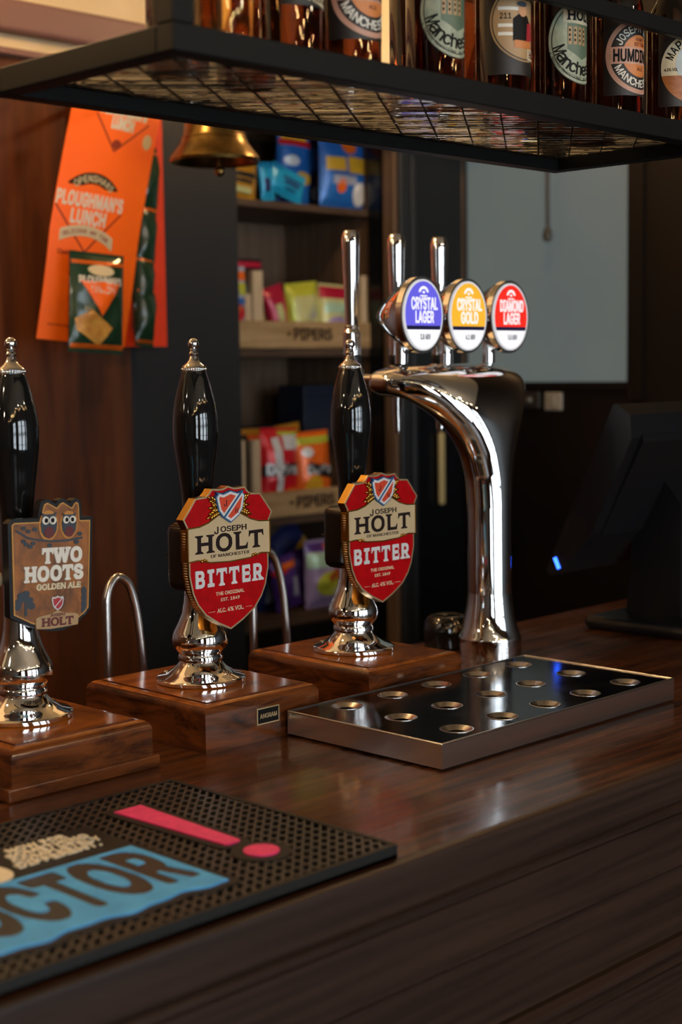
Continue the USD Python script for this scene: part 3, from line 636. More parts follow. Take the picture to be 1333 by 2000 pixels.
gx0, gx1, gy0, gy1, gz = sx0 + B_ - .004, sx1 - B_ + .004, sy0 + B_ - .004, sy1 - B_ + .004, sz + .0165
grect = sbox(gx0, gy0, gx1, gy1); rd = np.array([math.sin(.72), math.cos(.72)]); rt = np.array([rd[1], -rd[0]])
gV, gF = [], []; grng = np.random.default_rng(3); q0 = min(rd @ np.array(c) for c in grect.exterior.coords); q1 = max(rd @ np.array(c) for c in grect.exterior.coords)
edges = np.r_[q0, q0 + np.cumsum(grng.uniform(.0008, .0017, 2000))]; edges = edges[edges < q1 + .002]; hz = np.where(np.arange(len(edges)) % 2, grng.uniform(.0002, .00065, len(edges)), 0)
for k in range(len(edges) - 1):                        # each rib: two facets, running across the panel
    a_, b_ = edges[k], edges[k + 1]
    pg = Polygon([a_ * rd - 2 * rt, a_ * rd + 2 * rt, b_ * rd + 2 * rt, b_ * rd - 2 * rt]).intersection(grect)
    for g in geoms(pg):
        c = np.array(g.exterior.coords)[:-1]; w_ = np.clip((c @ rd - a_) / (b_ - a_), 0, 1); zz = gz - (hz[k] * (1 - w_) + hz[k + 1] * w_)
        if g.exterior.is_ccw: c, zz = c[::-1], zz[::-1]
        n0 = len(gV); gV += [(x, y, z) for (x, y), z in zip(c, zz)]; gF += [(n0, n0 + i, n0 + i + 1) for i in range(1, len(c) - 1)]
gb = bx(gx0, gx1, gy0, gy1, gz, gz + .0055); gb = gb.submesh([np.where(gb.face_normals[:, 2] > -.5)[0]], append=True)
obj('glass_panel', cat(trimesh.Trimesh(gV, gF, process=False), gb), 'shelf_glass', t, False, label='ribbed glass panel with wire mesh inside')
gw = sbox(sx0 + B_, sy0 + B_, sx1 - B_, sy1 - B_); wires = []
for ang, pitch in ((37, .046), (-58, .046)):
    for k in np.arange(-1, 1, pitch):
        l = affinity.rotate(LineString([(1.4 - 1.2, 1.28 + k), (1.4 + 1.2, 1.28 + k)]), ang, origin=(1.4, 1.28)).intersection(gw)
        if l.length > .02:
            a, b = np.array(l.coords[0]), np.array(l.coords[-1]); wires.append(tube([(a[0], a[1], sz + .0192), (b[0], b[1], sz + .0192)], .0009, 6, 0))
obj('wire_mesh', wires, 'plastic_black', t, True)
GZ = sz + .0226                                                           # the glass's upper face
BP = [(0, 0), (.030, 0), (.0335, .003), (.0340, .008), (.0340, .150), (.0330, .158), (.0285, .170), (.0215, .182), (.0165, .194), (.0148, .206), (.0142, .236), (.0150, .239), (.0150, .245), (.0135, .248), (0, .248)]
BR = .0340
def bfn(rot=0.):
    def fn(u, v, w): a = -PI / 2 + rot + u / BR; r = BR + w + .0002; return r * np.cos(a), r * np.sin(a), v
    return fn
def bottle(x, y, label, kind, glass='bottle_brown', rot=0.):
    t = thing('beer_bottle', label, 'bottle', (x, y, GZ), group='beer bottles on the hanging shelf')
    g = obj('glass', lathe(BP, 44), glass, t, 40)
    obj('crown_cap', lathe([(0, .2475), (.0150, .2440), (.0160, .2445), (.0155, .249), (.0130, .2535), (0, .2545)], 21), 'gold', t)
    dots = []
    for a in np.linspace(0, 2 * PI, 26, endpoint=False):
        q = trimesh.creation.icosphere(1, .0020); q.apply_translation((.0330 * math.cos(a), .0330 * math.sin(a), .0060 + .0022)); dots.append(q)
    obj('base_knurl', dots, 'chrome_dim', t, True)
    fn = bfn(rot); z0 = .040
    def W(g, d, off, m, par, name='label_print', lb=None):
        q = ext(g, d); q.apply_translation((0, 0, off)); v, f = trimesh.remesh.subdivide_to_size(q.vertices, q.faces, .007, max_iter=14)
        q = trimesh.Trimesh(v, f, process=True); q.vertices = np.column_stack(fn(*q.vertices.T)); return obj(name, q, m, par, 40, label=lb)
    cz = .086
    if kind is None: return t
    if kind == 'rect_green':
        l = W(sbox(-.036, .050, .036, .130), .0003, 0, 'label_black', t, 'label'); W(txt('PREMIUM ALE', .010, .066, True, .1, cx=0, y=.054), .0002, .0003, 'green_print', l, 'lettering'); return t
    if kind == 'humd':
        l = W(sbox(-.053, .034, .050, .142).buffer(-.004).buffer(.004), .0002, 0, 'label_black', t, 'label')
        c = Point(0, cz).buffer(.0495, 28); c2 = Point(0, cz).buffer(.0435, 28); c3 = Point(0, cz).buffer(.0275, 24); bar = sbox(-.043, cz - .011, .043, cz + .011)
        W(c.difference(c2), .0003, .0002, 'label_pink', l); W(c3.difference(bar), .0003, .0002, 'label_orange', l); W(bar.intersection(c2), .0003, .0002, 'label_pink', l)
        W(txt('HUMDINGER', .0150, .078, True, 0, .03, cx=0, y=cz - .0075), .0002, .0005, 'black_print', l, 'lettering')
        W(unary_union([arc_txt('JOSEPH HOLT', .0095, .0310, 2.75, .40, cy=cz), arc_txt('MANCHESTER', .0095, .0405, -2.75, -.40, True, cy=cz)]), .0003, .0002, 'white_print', l, 'lettering')
        W(unary_union([txt('HONEY', .0042, .016, True, cx=0, y=cz + .0190), txt('BITTER', .0042, .020, True, cx=0, y=cz + .0130), txt('ALE', .0042, .012, True, cx=0, y=cz - .0190)]), .0002, .0005, 'maroon_print', l, 'lettering'); return t
    if kind == 'city':
        E = ell(0, cz, .0470, .0530, 30); l = W(E, .0002, 0, 'label_green', t, 'label')
        W(E.difference(E.buffer(-.0012)).union(ell(0, cz, .0420, .0480, 30).difference(ell(0, cz, .0410, .0470, 30))), .0002, .0002, 'black_print', l)
        W(arc_txt('Manchester', .0150, .0410, -2.95, -.20, True, True, .0, cy=cz), .0003, .0002, 'black_print', l, 'lettering')
        W(arc_txt('A SMOOTH TRADITIONAL ALE FROM MANCHESTER', .0036, .0475, -2.85, -.30, True, False, cy=cz), .0002, .0002, 'black_print', l, 'lettering')
        pic = Polygon([(-.022, cz - .010), (.0, cz - .022), (.022, cz - .012), (.024, cz + .022), (-.022, cz + .022)]); W(pic, .0002, .0002, 'label_teal', l, 'picture')
        bl = [sbox(-.021 + i * .0075, cz - .004, -.016 + i * .0075, cz + .018) for i in range(4)]; W(unary_union(bl), .0002, .0004, 'label_tan', l, 'picture')
        wn = [sbox(-.0200 + i * .0075, cz + j * .006, -.0178 + i * .0075, cz + .003 + j * .006) for i in range(4) for j in range(3)]; W(unary_union(wn), .0002, .0006, 'black_print', l, 'picture')
        b = W(Polygon([(-.027, cz + .024), (.0, cz + .0215), (.027, cz + .024), (.027, cz + .041), (-.027, cz + .041)]), .0004, .0002, 'cream_print', l, 'banner')
        W(txt('HOLT', .0115, .046, True, .12, .03, cx=0, y=cz + .0265), .0002, .0006, 'black_print', l, 'lettering'); return t
    if kind == 'worker':
        l = W(sbox(-.050, .030, .046, .150).buffer(-.004).buffer(.004), .0002, 0, 'label_black', t, 'label')
        c = Point(0, cz + .006).buffer(.0460, 28); W(c.difference(Point(0, cz + .006).buffer(.0440, 28)), .0003, .0002, 'label_tan', l)
        W(Point(0, cz + .006).buffer(.0425, 28), .0002, .0002, 'label_tan', l, 'picture'); z = cz
        W(unary_union([sbox(-.036, z + k * .010, -.010, z + .004 + k * .010) for k in (-1, 0, 2)]), .0002, .0004, 'white_print', l, 'picture')
        W(txt('211', .0065, .014, True, 0, cx=-.027, y=z + .010), .0002, .0004, 'black_print', l, 'lettering'); W(txt('GOLDEN', .0095, .056, True, .08, cx=0, y=z + .0335), .0002, .0004, 'black_print', l, 'lettering')
        W(Polygon([(-.018, z - .016), (-.018, z + .010), (-.010, z + .016), (.004, z + .015), (.010, z + .006), (.008, z - .016)]), .0002, .0005, 'black_print', l, 'picture')
        W(ell(-.004, z + .021, .0065, .008), .0002, .0006, 'skin_print', l, 'picture'); W(ell(-.005, z + .028, .0078, .0032), .0002, .0008, 'slate_print', l, 'picture')
        W(Polygon([(.002, z - .016), (.004, z + .006), (.014, z + .008), (.018, z - .012)]), .0002, .0006, 'red_print', l, 'picture'); W(sbox(-.016, z - .024, .014, z - .015), .0002, .0006, 'label_orange', l, 'picture')
        b = W(sbox(.004, z - .037, .036, z - .024), .0004, .0006, 'cream_print', l, 'banner'); W(txt('HOLT', .0085, .027, True, .12, .02, cx=.020, y=z - .0345), .0002, .0010, 'maroon_print', b, 'lettering'); return t
    if kind == 'maple':
        l = W(sbox(-.052, .034, .050, .142).buffer(-.004).buffer(.004), .0002, 0, 'label_black', t, 'label')
        c = Point(0, cz).buffer(.0480, 28); W(c.intersection(sbox(-1, cz - .010, 1, 1)), .0003, .0002, 'cream_print', l, 'picture'); W(c.intersection(sbox(-1, -1, 1, cz - .010)), .0003, .0002, 'label_brown', l, 'picture')
        W(Point(0, cz + .006).buffer(.028, 24).intersection(sbox(-1, cz - .010, 1, 1)), .0003, .0004, 'label_sky', l, 'picture'); W(unary_union([ell(0, cz + .010, .016, .016, 10), sbox(-.003, cz - .010, .003, cz)]), .0003, .0006, 'label_brown', l, 'picture')
        W(arc_txt('MAPLE MOON', .0105, .0335, 2.85, .30, cy=cz), .0003, .0004, 'black_print', l, 'lettering'); W(txt('4.2% VOL', .0040, .018, True, cx=-.034, y=cz - .004), .0002, .0006, 'black_print', l, 'lettering')
        b = W(sbox(-.006, cz - .043, .028, cz - .030), .0004, .0004, 'cream_print', l, 'banner'); W(txt('HOLT', .0085, .028, True, .12, .02, cx=.011, y=cz - .0405), .0002, .0008, 'black_print', b, 'lettering'); return t
    if kind == 'tan':
        l = W(sbox(-.036, .056, .046, .140), .0002, 0, 'label_black', t, 'label'); W(Polygon([(-.034, .100), (-.010, .074), (.020, .060), (.040, .070), (.044, .110), (-.030, .120)]), .0003, .0002, 'label_orange', l, 'picture')
        b = W(Polygon([(-.008, .062), (.028, .056), (.032, .074), (-.008, .078)]), .0004, .0004, 'cream_print', l, 'banner'); W(txt('HOLT', .0095, .032, True, .12, .02, cx=.012, y=.0615), .0002, .0008, 'black_print', b, 'lettering'); return t
YF = 1.187
bottle(1.034, YF, 'bottle of amber beer with a dark green-lettered label, beside the shelf post', 'rect_green', 'bottle_amber')
bottle(1.133, YF, 'brown bottle with an orange label and cream banner, between amber and round-label bottles', 'tan')
bottle(1.224, YF, 'brown bottle with a pink ring label, next to the gap in the row', 'humd')
bottle(1.366, YF, 'brown bottle with oval town label, just past the gap in the row', 'city')
bottle(1.493, YF, 'brown bottle whose round label shows a working man in cap and apron', 'worker')
bottle(1.610, YF, 'brown bottle with oval town label and cream banner, touching the working-man bottle', 'city')
bottle(1.741, YF, 'brown bottle with pink ring label and bold name bar, under the guard rail', 'humd')
bottle(1.872, YF, 'brown bottle whose round label shows an orange tree, last in the row', 'maple')
b0 = bottle(1.070, 1.300, 'plain brown bottle in the rear row, behind the amber bottle', None)
for x, w in ((1.17, 'behind the orange-label bottle'), (1.46, 'behind the bottle past the gap'), (1.555, 'behind the working-man bottle'), (1.65, 'behind the oval town label with banner'), (1.745, 'behind the bold name-bar bottle'), (1.84, 'behind the orange-tree bottle')):
    copy_of(b0, (x, 1.300, GZ), 'plain brown bottle in the rear row, ' + w)

# ------------------------------------------------------------------ till
t = thing('till', 'black point-of-sale till with tilted screen seen from behind on the bar', 'till', (0, 0, 0))
obj('base', rbx(2.33, 2.62, 1.43, 1.665, BAR, BAR + .026, .012), 'plastic_black', t, 40)
mx_ = 2.245
A = np.array([1.536, 1.531]); Bm = np.array([1.688, 1.214])           # screen edge, top and bottom, in (y, z)
dv = (Bm - A) / np.linalg.norm(Bm - A); nv = np.array([-(-dv[1]), -dv[0]]) * -1
nv = np.array([dv[1], -dv[0]]); nv = nv if nv[0] < 0 else -nv            # towards the customer side
sec = [A + dv * .004, A + nv * .004, A + nv * .040 + dv * .004, A + nv * .060 + dv * .040, A + nv * .060 + dv * .235, A + nv * .032 + dv * .335, Bm + nv * .010, Bm + dv * -.004]
m = ext(Polygon(sec).buffer(-.003).buffer(.003), .36); m.apply_transform(np.array([[0, 0, 1, mx_], [1, 0, 0, 0], [0, 1, 0, 0], [0, 0, 0, 1.]]))
obj('monitor', m, 'plastic_black', t, 30)
sc = Polygon([A + dv * .012 - nv * .0015, A + dv * .012, Bm - dv * .03, Bm - dv * .03 - nv * .0015]); m = ext(sc, .33); m.apply_transform(np.array([[0, 0, 1, mx_ + .015], [1, 0, 0, 0], [0, 1, 0, 0], [0, 0, 0, 1.]])); obj('screen', m, 'gloss_black', t, False)
sp = Polygon([A + nv * .061 + dv * .035, A + nv * .068 + dv * .045, A + nv * .062 + dv * .240, A + nv * .056 + dv * .235]); m = ext(sp, .30); m.apply_transform(np.array([[0, 0, 1, mx_ + .03], [1, 0, 0, 0], [0, 1, 0, 0], [0, 0, 0, 1.]])); obj('rear_cover', m, 'plastic_black', t, 30)
nk = Polygon([(1.50, BAR + .02), (1.62, BAR + .02), (1.60, 1.33), (1.55, 1.40), (1.50, 1.34)]); m = ext(nk.buffer(-.006).buffer(.006), .16); m.apply_transform(np.array([[0, 0, 1, 2.41], [1, 0, 0, 0], [0, 1, 0, 0], [0, 0, 0, 1.]])); obj('stand', m, 'plastic_black', t, 30)
Lp = Bm + nv * .016 - dv * .03; m = bx(-.001, .001, -.0035, .0035, -.011, .011); m.apply_transform(rotm(math.atan2(-dv[0], -dv[1]) * -1 * -1, (1, 0, 0))); m.apply_translation((mx_ - .0008, Lp[0], Lp[1])); obj('power_light', m, 'blue_led', t, False, label='small glowing blue power light')

# ------------------------------------------------------------------ snack cabinet
YS = 3.0; YD = 3.36
xl, xr = at(424, 600, YB)[0], at(727, 600, YS)[0]
sh1, sh2b, sh3b, sh4 = 2.031, 1.655, 1.195, .921
t = thing('snack_cabinet', 'dark timber snack cabinet with open shelves in the back wall', 'cabinet', (0, 0, 0))
obj('back_panel', bx(xl - .2, xr + .03, YD, YD + .02, 0, 2.27), 'shelf_back', t, False)
for z0_, z1_ in ((sh1 - .002, sh1 + .016), (sh2b - .022, sh2b - .002), (sh3b - .022, sh3b - .002), (sh4 - .03, sh4)):
    obj('shelf_board', bx(xl - .1, xr, YS, YD, z0_, z1_), 'shelf_wood', t, False)
obj('side_panel', bx(xr, xr + .03, YB, YD, 0, 2.27), 'shelf_back', t, False)
obj('side_panel', bx(xl - .13, xl - .10, YB + .08, YD, 0, 2.27), 'shelf_back', t, False)
obj('stile', bx(xr + .03, xc, YB, YB + .05, 0, 2.27), 'shelf_back', t, False)
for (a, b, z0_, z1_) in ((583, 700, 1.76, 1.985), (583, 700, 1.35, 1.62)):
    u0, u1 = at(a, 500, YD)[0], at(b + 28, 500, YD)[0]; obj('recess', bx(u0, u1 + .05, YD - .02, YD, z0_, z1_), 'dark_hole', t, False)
obj('lower_cupboard', bx(xl - .1, xr + .03, YS - .02, YD, 0, sh4 - .03), 'wall_dark', t, False)

def crate(z0_, z1_, x0, x1, posts, label):
    t = thing('snack_crate', label, 'crate', (0, 0, 0), group='lettered wooden snack crates')
    obj('front_board', rbx(x0, x1, YS - .004, YS + .010, z0_, z1_, .002), 'crate_wood', t)
    obj('bottom_board', bx(x0, x1, YS + .010, YD - .03, z0_ + .001, z0_ + .009), 'crate_wood', t, False)
    obj('rear_board', bx(x0, x1, YD - .03, YD - .021, z0_, z1_ + .05), 'crate_wood', t, False)
    g = txt('·PIPERS·'.strip('·'), .030, .150, True, 0, .03); g = unary_union([affinity.translate(g, 0, 0), ell(-.018, .015, .006, .006, 6)])
    obj('lettering', face(g, .0006).apply_translation((at(572, 650, YS)[0], YS - .0041, (z0_ + z1_) / 2 - .013)), 'umber_print', t, False)
    for (pa, pb, zt, yy) in posts:
        obj('divider_post', rbx(at(pa, 600, YS)[0], at(pb, 600, YS)[0], YS + .012, YS + .030, z0_ + .009, zt, .002), 'crate_pale', t)
crate(sh2b, 1.728, xl - .09, xr - .002, [(501, 521, 1.862, 0), (486, 498, 1.80, 0), (713, 727, 1.862, 0)], 'wooden crate of snacks on the upper crate shelf')
crate(sh3b, 1.265, xl - .09, xr - .002, [(467, 480, 1.41, 0), (494, 510, 1.41, 0)], 'wooden crate of corn-chip packs on the lower crate shelf')

def bag_fn(w, h, d):
    def dep(u, v):
        a = np.clip(1 - (2 * u / w) ** 2, 0, 1) ** .55; b = np.clip(1 - (2 * v / h) ** 2, 0, 1) ** .6
        n = meshkit.noise(np.column_stack([u * 38, v * 38, np.zeros_like(u)]) + 5, 3) - .5
        return d / 2 * a * b * (1 + .35 * n) + .0012
    return dep
def snack_bag(name, px_, py0, py1, Y, pw, d, foil, prints, label, tilt=0., yaw=0., lean=0., on=None):
    """a filled foil pack: centre column px_, top and bottom rows py0..py1 at depth Y, width pw (pixels); prints: (material, shape in unit coords or (text,...))"""
    top, bot = at(px_, py0, Y), at(px_, py1, Y)
    if name != 'green_snack_pack':
        on = max(q for q in (sh1 + .0165, sh2b + .0095, sh3b + .0095, sh4 + .0005) if q < bot[2] + .03 or q < 1); bot = bot.copy(); bot[2] = on + .0065 + abs(math.sin(tilt)) * abs(pw) / 1400
    h = top[2] - bot[2]; x0_, x1_ = at(px_ - pw / 2, py1, Y)[0], at(px_ + pw / 2, py1, Y)[0]; w = abs(x1_ - x0_)
    dep = bag_fn(w, h, d); nu, nv_ = 18, 22
    U, V = np.meshgrid(np.linspace(-w / 2, w / 2, nu), np.linspace(-h / 2, h / 2, nv_)); u, v = U.ravel(), V.ravel(); D = dep(u, v)
    pinch = 1 - .06 * np.cos(v / h * PI) ; 
    f = []
    for j in range(nv_ - 1):
        for i in range(nu - 1): a = j * nu + i; f += [(a, a + 1, a + nu + 1), (a, a + nu + 1, a + nu)]
    f = np.array(f); n = len(u); fr = np.column_stack([u, -D, v]); bk = np.column_stack([u, D, v])
    m = trimesh.Trimesh(np.vstack([fr, bk]), np.vstack([f, f[:, ::-1] + n]), process=False)
    M = trm(((top + bot) / 2) * np.array([1, 0, 1]) + np.array([0, Y, 0])) @ rotm(yaw, (0, 0, 1)) @ rotm(tilt, (0, 1, 0)) @ rotm(lean, (1, 0, 0))
    t = thing(name, label, 'snack bag', tuple(M[:3, 3]), 0, 'snack bags in the cabinet'); M = M.copy(); M[:3, 3] = 0
    m.apply_transform(M); body = obj('pouch', m, foil, t, True)
    se = [bx(-w / 2, w / 2, -.002, .002, s * (h / 2) - .006, s * (h / 2) + .006) for s in (-1, 1)]
    for q in se: q.apply_transform(M); obj('crimped_seal', q, foil, t, False)
    for pm, g in prints:
        g = affinity.scale(g, w, h, origin=(0, 0)).buffer(0); g = g.intersection(sbox(-w * .49, -h * .49, w * .49, h * .49))
        if g.is_empty: continue
        q = ext(g, .0006); vv, ff = trimesh.remesh.subdivide_to_size(q.vertices, q.faces, .012, max_iter=12); q = trimesh.Trimesh(vv, ff, process=True)
        a, b, c = q.vertices.T; q.vertices = np.column_stack([a, -(dep(a, b) + c + .0008), b]); q.apply_transform(M); obj('print', q, pm, t, True)
    return t
def R_(x0, x1, y0, y1): return sbox(x0, y0, x1, y1)
def tx(s, h, w, cx, y): return txt(s, h, w, True, 0, .04, cx=cx, y=y)
# top shelf
snack_bag('crisp_bag', 668, 262, 396, 3.035, 88, .05, 'foil_blue', [('foil_yellow', unary_union([R_(-.42, -.05, -.02, .16), R_(.0, .46, -.04, .18)])), ('foil_orange', ell(.05, .32, .16, .10, 8)), ('foil_white', ell(.30, -.32, .17, .16, 8)), ('foil_silver', R_(-.3, .2, -.2, -.08)), ('foil_red', R_(-.5, .1, .44, .5)), ('foil_orange', ell(-.12, -.22, .10, .10, 8))], 'big blue crisp bag with yellow band, end of the top snack shelf')
snack_bag('crisp_bag', 572, 252, 384, 3.08, 62, .05, 'foil_blue', [('foil_yellow', R_(-.45, .3, .34, .46)), ('foil_red', R_(-.5, .5, .26, .34)), ('foil_white', ell(-.2, .06, .2, .07, 8)), ('foil_yellow', ell(.15, -.16, .28, .09, 8))], 'blue crisp bag with red and yellow top behind the cyan packs', .04)
snack_bag('crisp_bag', 603, 262, 388, 3.13, 34, .05, 'foil_navy', [('foil_blue', R_(-.4, .4, .0, .3)), ('foil_orange', R_(.1, .45, -.2, .22)), ('foil_white', ell(.2, -.3, .25, .1, 8))], 'narrow dark blue crisp bag between the two big blue bags', .05)
snack_bag('nut_pack', 520, 322, 381, 3.02, 26, .02, 'foil_cyan', [('foil_navy', R_(-.3, .1, -.3, .1))], 'slim bright cyan snack pack, nearer the brass bell', -.12)
snack_bag('nut_pack', 560, 334, 386, 3.015, 66, .025, 'foil_cyan', [('foil_navy', unary_union([R_(-.2, .35, .08, .2), R_(-.15, .3, -.1, .02)])), ('foil_dark', R_(-.1, .25, -.3, -.22))], 'wide bright cyan snack pack leaning on the blue bags', .30)
snack_bag('nut_pack', 470, 318, 376, 3.02, 58, .03, 'foil_gold', [('foil_dark', unary_union([R_(-.35, .4, .05, .22), R_(-.3, .3, -.12, .0)])), ('foil_cream', R_(-.3, .3, -.42, -.24))], 'gold snack pack on the top shelf below the brass bell', .08)
snack_bag('nut_pack', 431, 312, 372, 3.03, 24, .02, 'foil_gold', [('foil_lime', R_(-.3, .3, .1, .3))], 'thin olive-gold pack at the pilaster edge of the top shelf')
# upper crate
snack_bag('crisp_bag', 450, 524, 628, 3.035, 56, .05, 'foil_silver', [('foil_orange', R_(-.5, .5, .34, .46)), ('foil_lime', R_(.1, .5, .14, .3)), ('foil_red', ell(0, -.10, .34, .13, 8)), ('foil_yellow', ell(0, -.06, .2, .05, 8)), ('foil_blue', ell(0, .05, .36, .05, 8)), ('foil_cyan', R_(-.3, .3, -.42, -.28))], 'multicoloured snack bag with red oval in the upper crate')
snack_bag('crisp_bag', 487, 510, 620, 3.10, 46, .04, 'foil_dark', [('foil_crimson', R_(-.5, .5, .42, .5))], 'dark snack bag with crimson top behind the crate post')
snack_bag('crisp_bag', 541, 562, 640, 3.05, 40, .04, 'foil_crimson', [('foil_cream', R_(-.2, .1, -.3, .2))], 'crimson snack bag leaning beside the crate post', -.28)
snack_bag('crisp_bag', 591, 556, 640, 3.04, 62, .05, 'foil_lime', [('foil_cream', R_(-.35, .35, -.3, .3)), ('foil_silver', ell(.1, -.02, .16, .16, 8)), ('foil_yellow', R_(-.5, .5, -.48, -.36))], 'lime green snack bag in the middle of the upper crate', -.10)
snack_bag('crisp_bag', 652, 560, 640, 3.04, 64, .05, 'foil_cream', [('foil_crimson', R_(-.5, .5, .28, .5)), ('foil_mint', R_(-.4, .3, .02, .2)), ('foil_lilac', ell(-.05, -.2, .3, .16, 8))], 'cream snack bag with crimson top in the upper crate', .04)
# lower crate
red_ = [('foil_white', unary_union([R_(.0, .42, .26, .44), Polygon([(-.3, .40), (-.1, .42), (.0, -.5), (-.15, -.5)])])), ('foil_lime', R_(-.1, .5, .44, .5)), ('foil_orange', ell(.25, -.38, .3, .16, 8)), ('foil_dark', Polygon([(-.5, .06), (.5, .10), (.45, -.06), (-.5, -.08)])), ('foil_white', tx('Doritos', .13, .86, 0, -.05))]
snack_bag('corn_chip_bag', 543, 840, 962, 3.035, 70, .06, 'foil_red', red_, 'red corn-chip bag in the lower crate', .03)
org_ = [('foil_lime', R_(-.5, .5, .36, .46)), ('foil_white', ell(-.25, .26, .14, .07, 8)), ('foil_yellow', ell(-.1, -.25, .25, .18, 8)), ('foil_dark', Polygon([(-.25, .12), (.5, .0), (.5, -.16), (-.25, -.02)])), ('foil_white', tx('Doritos', .12, .78, .1, -.05))]
snack_bag('corn_chip_bag', 608, 846, 962, 3.04, 68, .06, 'foil_orange', org_, 'orange corn-chip bag in the lower crate', -.04)
snack_bag('corn_chip_bag', 488, 836, 950, 3.12, 96, .05, 'foil_dark', [('foil_gold', R_(-.5, .5, .42, .5)), ('foil_orange', R_(-.1, .2, .3, .42))], 'dark bag with gold top behind the crate dividers')
snack_bag('corn_chip_bag', 560, 833, 900, 3.13, 60, .05, 'foil_gold', [('foil_crimson', R_(-.2, .3, .1, .3))], 'gold-topped bag standing behind the red corn-chip bag', -.1)
p_ = at(455, 900, 3.05)
bk = thing('white_booklet', 'white printed booklet standing in the lower crate', 'booklet', tuple(at(455, 955, 3.05)))
obj('cover', rbx(-.030, .025, -.006, .006, 0, .150, .002), 'book_white', bk); obj('print', face(unary_union([sbox(-.02, .02 + k * .022, .012, .027 + k * .022) for k in range(5)]), .0005).apply_translation((0, -.0061, 0)), 'grey_plate', bk, False)
bb = thing('blue_box', 'dark navy box on the shelf above the corn-chip crate', 'box', tuple(at(622, 845, 3.16)))
obj('carton', rbx(-.085, .105, -.03, .08, -.02, .14, .003), 'box_blue', bb); obj('lid_seam', bx(-.086, .106, -.031, .081, .108, .110), 'foil_dark', bb, False)
# lowest shelf
snack_bag('crisp_bag', 560, 1035, 1110, 3.14, 92, .04, 'foil_navy', [('foil_yellow', R_(-.4, .5, -.2, .1)), ('foil_red', R_(-.5, -.1, -.5, -.2)), ('foil_orange', R_(-.1, .4, -.45, -.22))], 'navy and orange snack bag lying tilted on the lowest shelf', -.62)
snack_bag('crisp_bag', 556, 1090, 1195, 3.04, 48, .05, 'foil_purple', [('foil_orange', R_(-.3, .5, .30, .42)), ('foil_red', R_(-.5, .0, .24, .34)), ('foil_silver', R_(.1, .35, -.3, .1))], 'purple snack bag with orange top on the lowest shelf', -.22)
snack_bag('crisp_bag', 590, 1075, 1195, 3.09, 34, .05, 'foil_purple', [('foil_lilac', ell(0, -.35, .35, .12, 8)), ('foil_lilac', R_(-.2, .2, .0, .3))], 'slim purple snack bag beside the white-and-purple bag', -.1)
snack_bag('crisp_bag', 634, 1056, 1190, 3.035, 76, .06, 'foil_lilac', [('foil_mint', R_(-.5, .5, .10, .34)), ('foil_purple', R_(-.5, .5, .36, .5)), ('foil_orange', ell(.1, .42, .25, .06, 8)), ('foil_lime', ell(0, -.16, .34, .2, 8)), ('foil_red', ell(.1, -.06, .16, .12, 8)), ('foil_cream', ell(.2, -.3, .16, .09, 8))], 'white and purple snack bag with a red berry on the lowest shelf')
snack_bag('crisp_bag', 690, 1080, 1195, 3.08, 50, .05, 'foil_dark', [('foil_navy', R_(-.4, .4, -.1, .3))], 'near-black snack bag at the end of the lowest shelf')
snack_bag('crisp_bag', 515, 1070, 1195, 3.10, 44, .05, 'foil_navy', [('foil_silver', R_(-.1, .2, -.4, .0))], 'navy snack bag behind the red shield badge')

# fittings of the black wall and the end wall
dh = thing('door_pull', 'slim pale vertical pull handle on the black gloss wall', 'handle', tuple(at(857, 985, YB + .04)))
obj('bar', rbx(-.011, .011, -.020, -.006, .0, .215, .006), 'pull_cream', dh, 40); obj('mount', [bx(-.004, .004, -.01, 0, .02, .03), bx(-.004, .004, -.01, 0, .185, .195)], 'lamp_metal', dh, False)
sw = thing('light_switch', 'square grey switch plate on the end wall below the frosted window', 'switch', (XE, 2.597, 1.496))
obj('plate', rbx(-.010, 0, -.030, .030, -.026, .026, .004), 'grey_plate', sw, 40); obj('rocker', rbx(-.014, -.008, -.010, .010, -.013, .013, .002), 'plate_dark' if False else 'grey_plate', sw, 40)
so = thing('door_latch', 'dark metal latch case beside the switch plate', 'latch', (XE, 2.70, 1.500))
obj('case', rbx(-.012, 0, -.055, .045, -.024, .024, .003), 'plate_dark', so, 40); obj('latch_bar', rbx(-.020, -.010, -.03, .03, -.008, .008, .003), 'socket_steel', so, 40)
cd = thing('blind_cord', 'dark hanging blind cord with a weighted end before the frosted window', 'cord', (XE - .03, 2.60, 0))
pc = lambda px_, py_: None
obj('cord', tube([(0, 0, 2.30), (0, .001, 2.1), (0, -.001, 1.98)], .006, 8, 0), 'plate_dark', cd, True); obj('weight', lathe([(0, 1.945), (.012, 1.95), (.014, 1.965), (.009, 1.985), (0, 1.99)], 16), 'plate_dark', cd)

# ------------------------------------------------------------------ brass bell
bc = at(420, 318, 2.42)
t = thing('brass_bell', 'brass last-orders bell hanging before the black pilaster', 'bell', tuple(bc))
obj('bell_body', lathe([(.083, .004), (.092, .0), (.094, .006), (.090, .014), (.080, .026), (.070, .040), (.064, .058), (.060, .085), (.055, .108), (.043, .124), (.020, .132), (0, .134), (0, .128), (.038, .118), (.050, .10), (.056, .06), (.070, .03), (.083, .004)], 60, 0), 'brass', t, 40)
obj('bell_band', lathe([(.0665, .046), (.0685, .048), (.0665, .052), (.0650, .051)], 60), 'brass', t)
obj('clapper', [tube([(0, 0, .12), (.004, -.004, .02), (.006, -.008, -.015)], .0035, 10, 3), trimesh.creation.icosphere(2, .011).apply_translation((.006, -.008, -.018))], 'brass', t, True)
obj('hanger', [tube([(0, 0, .130), (0, 0, .16), (0, .05, .19), (0, .40, .19)], .007, 12, 5)], 'lamp_metal', t, True)

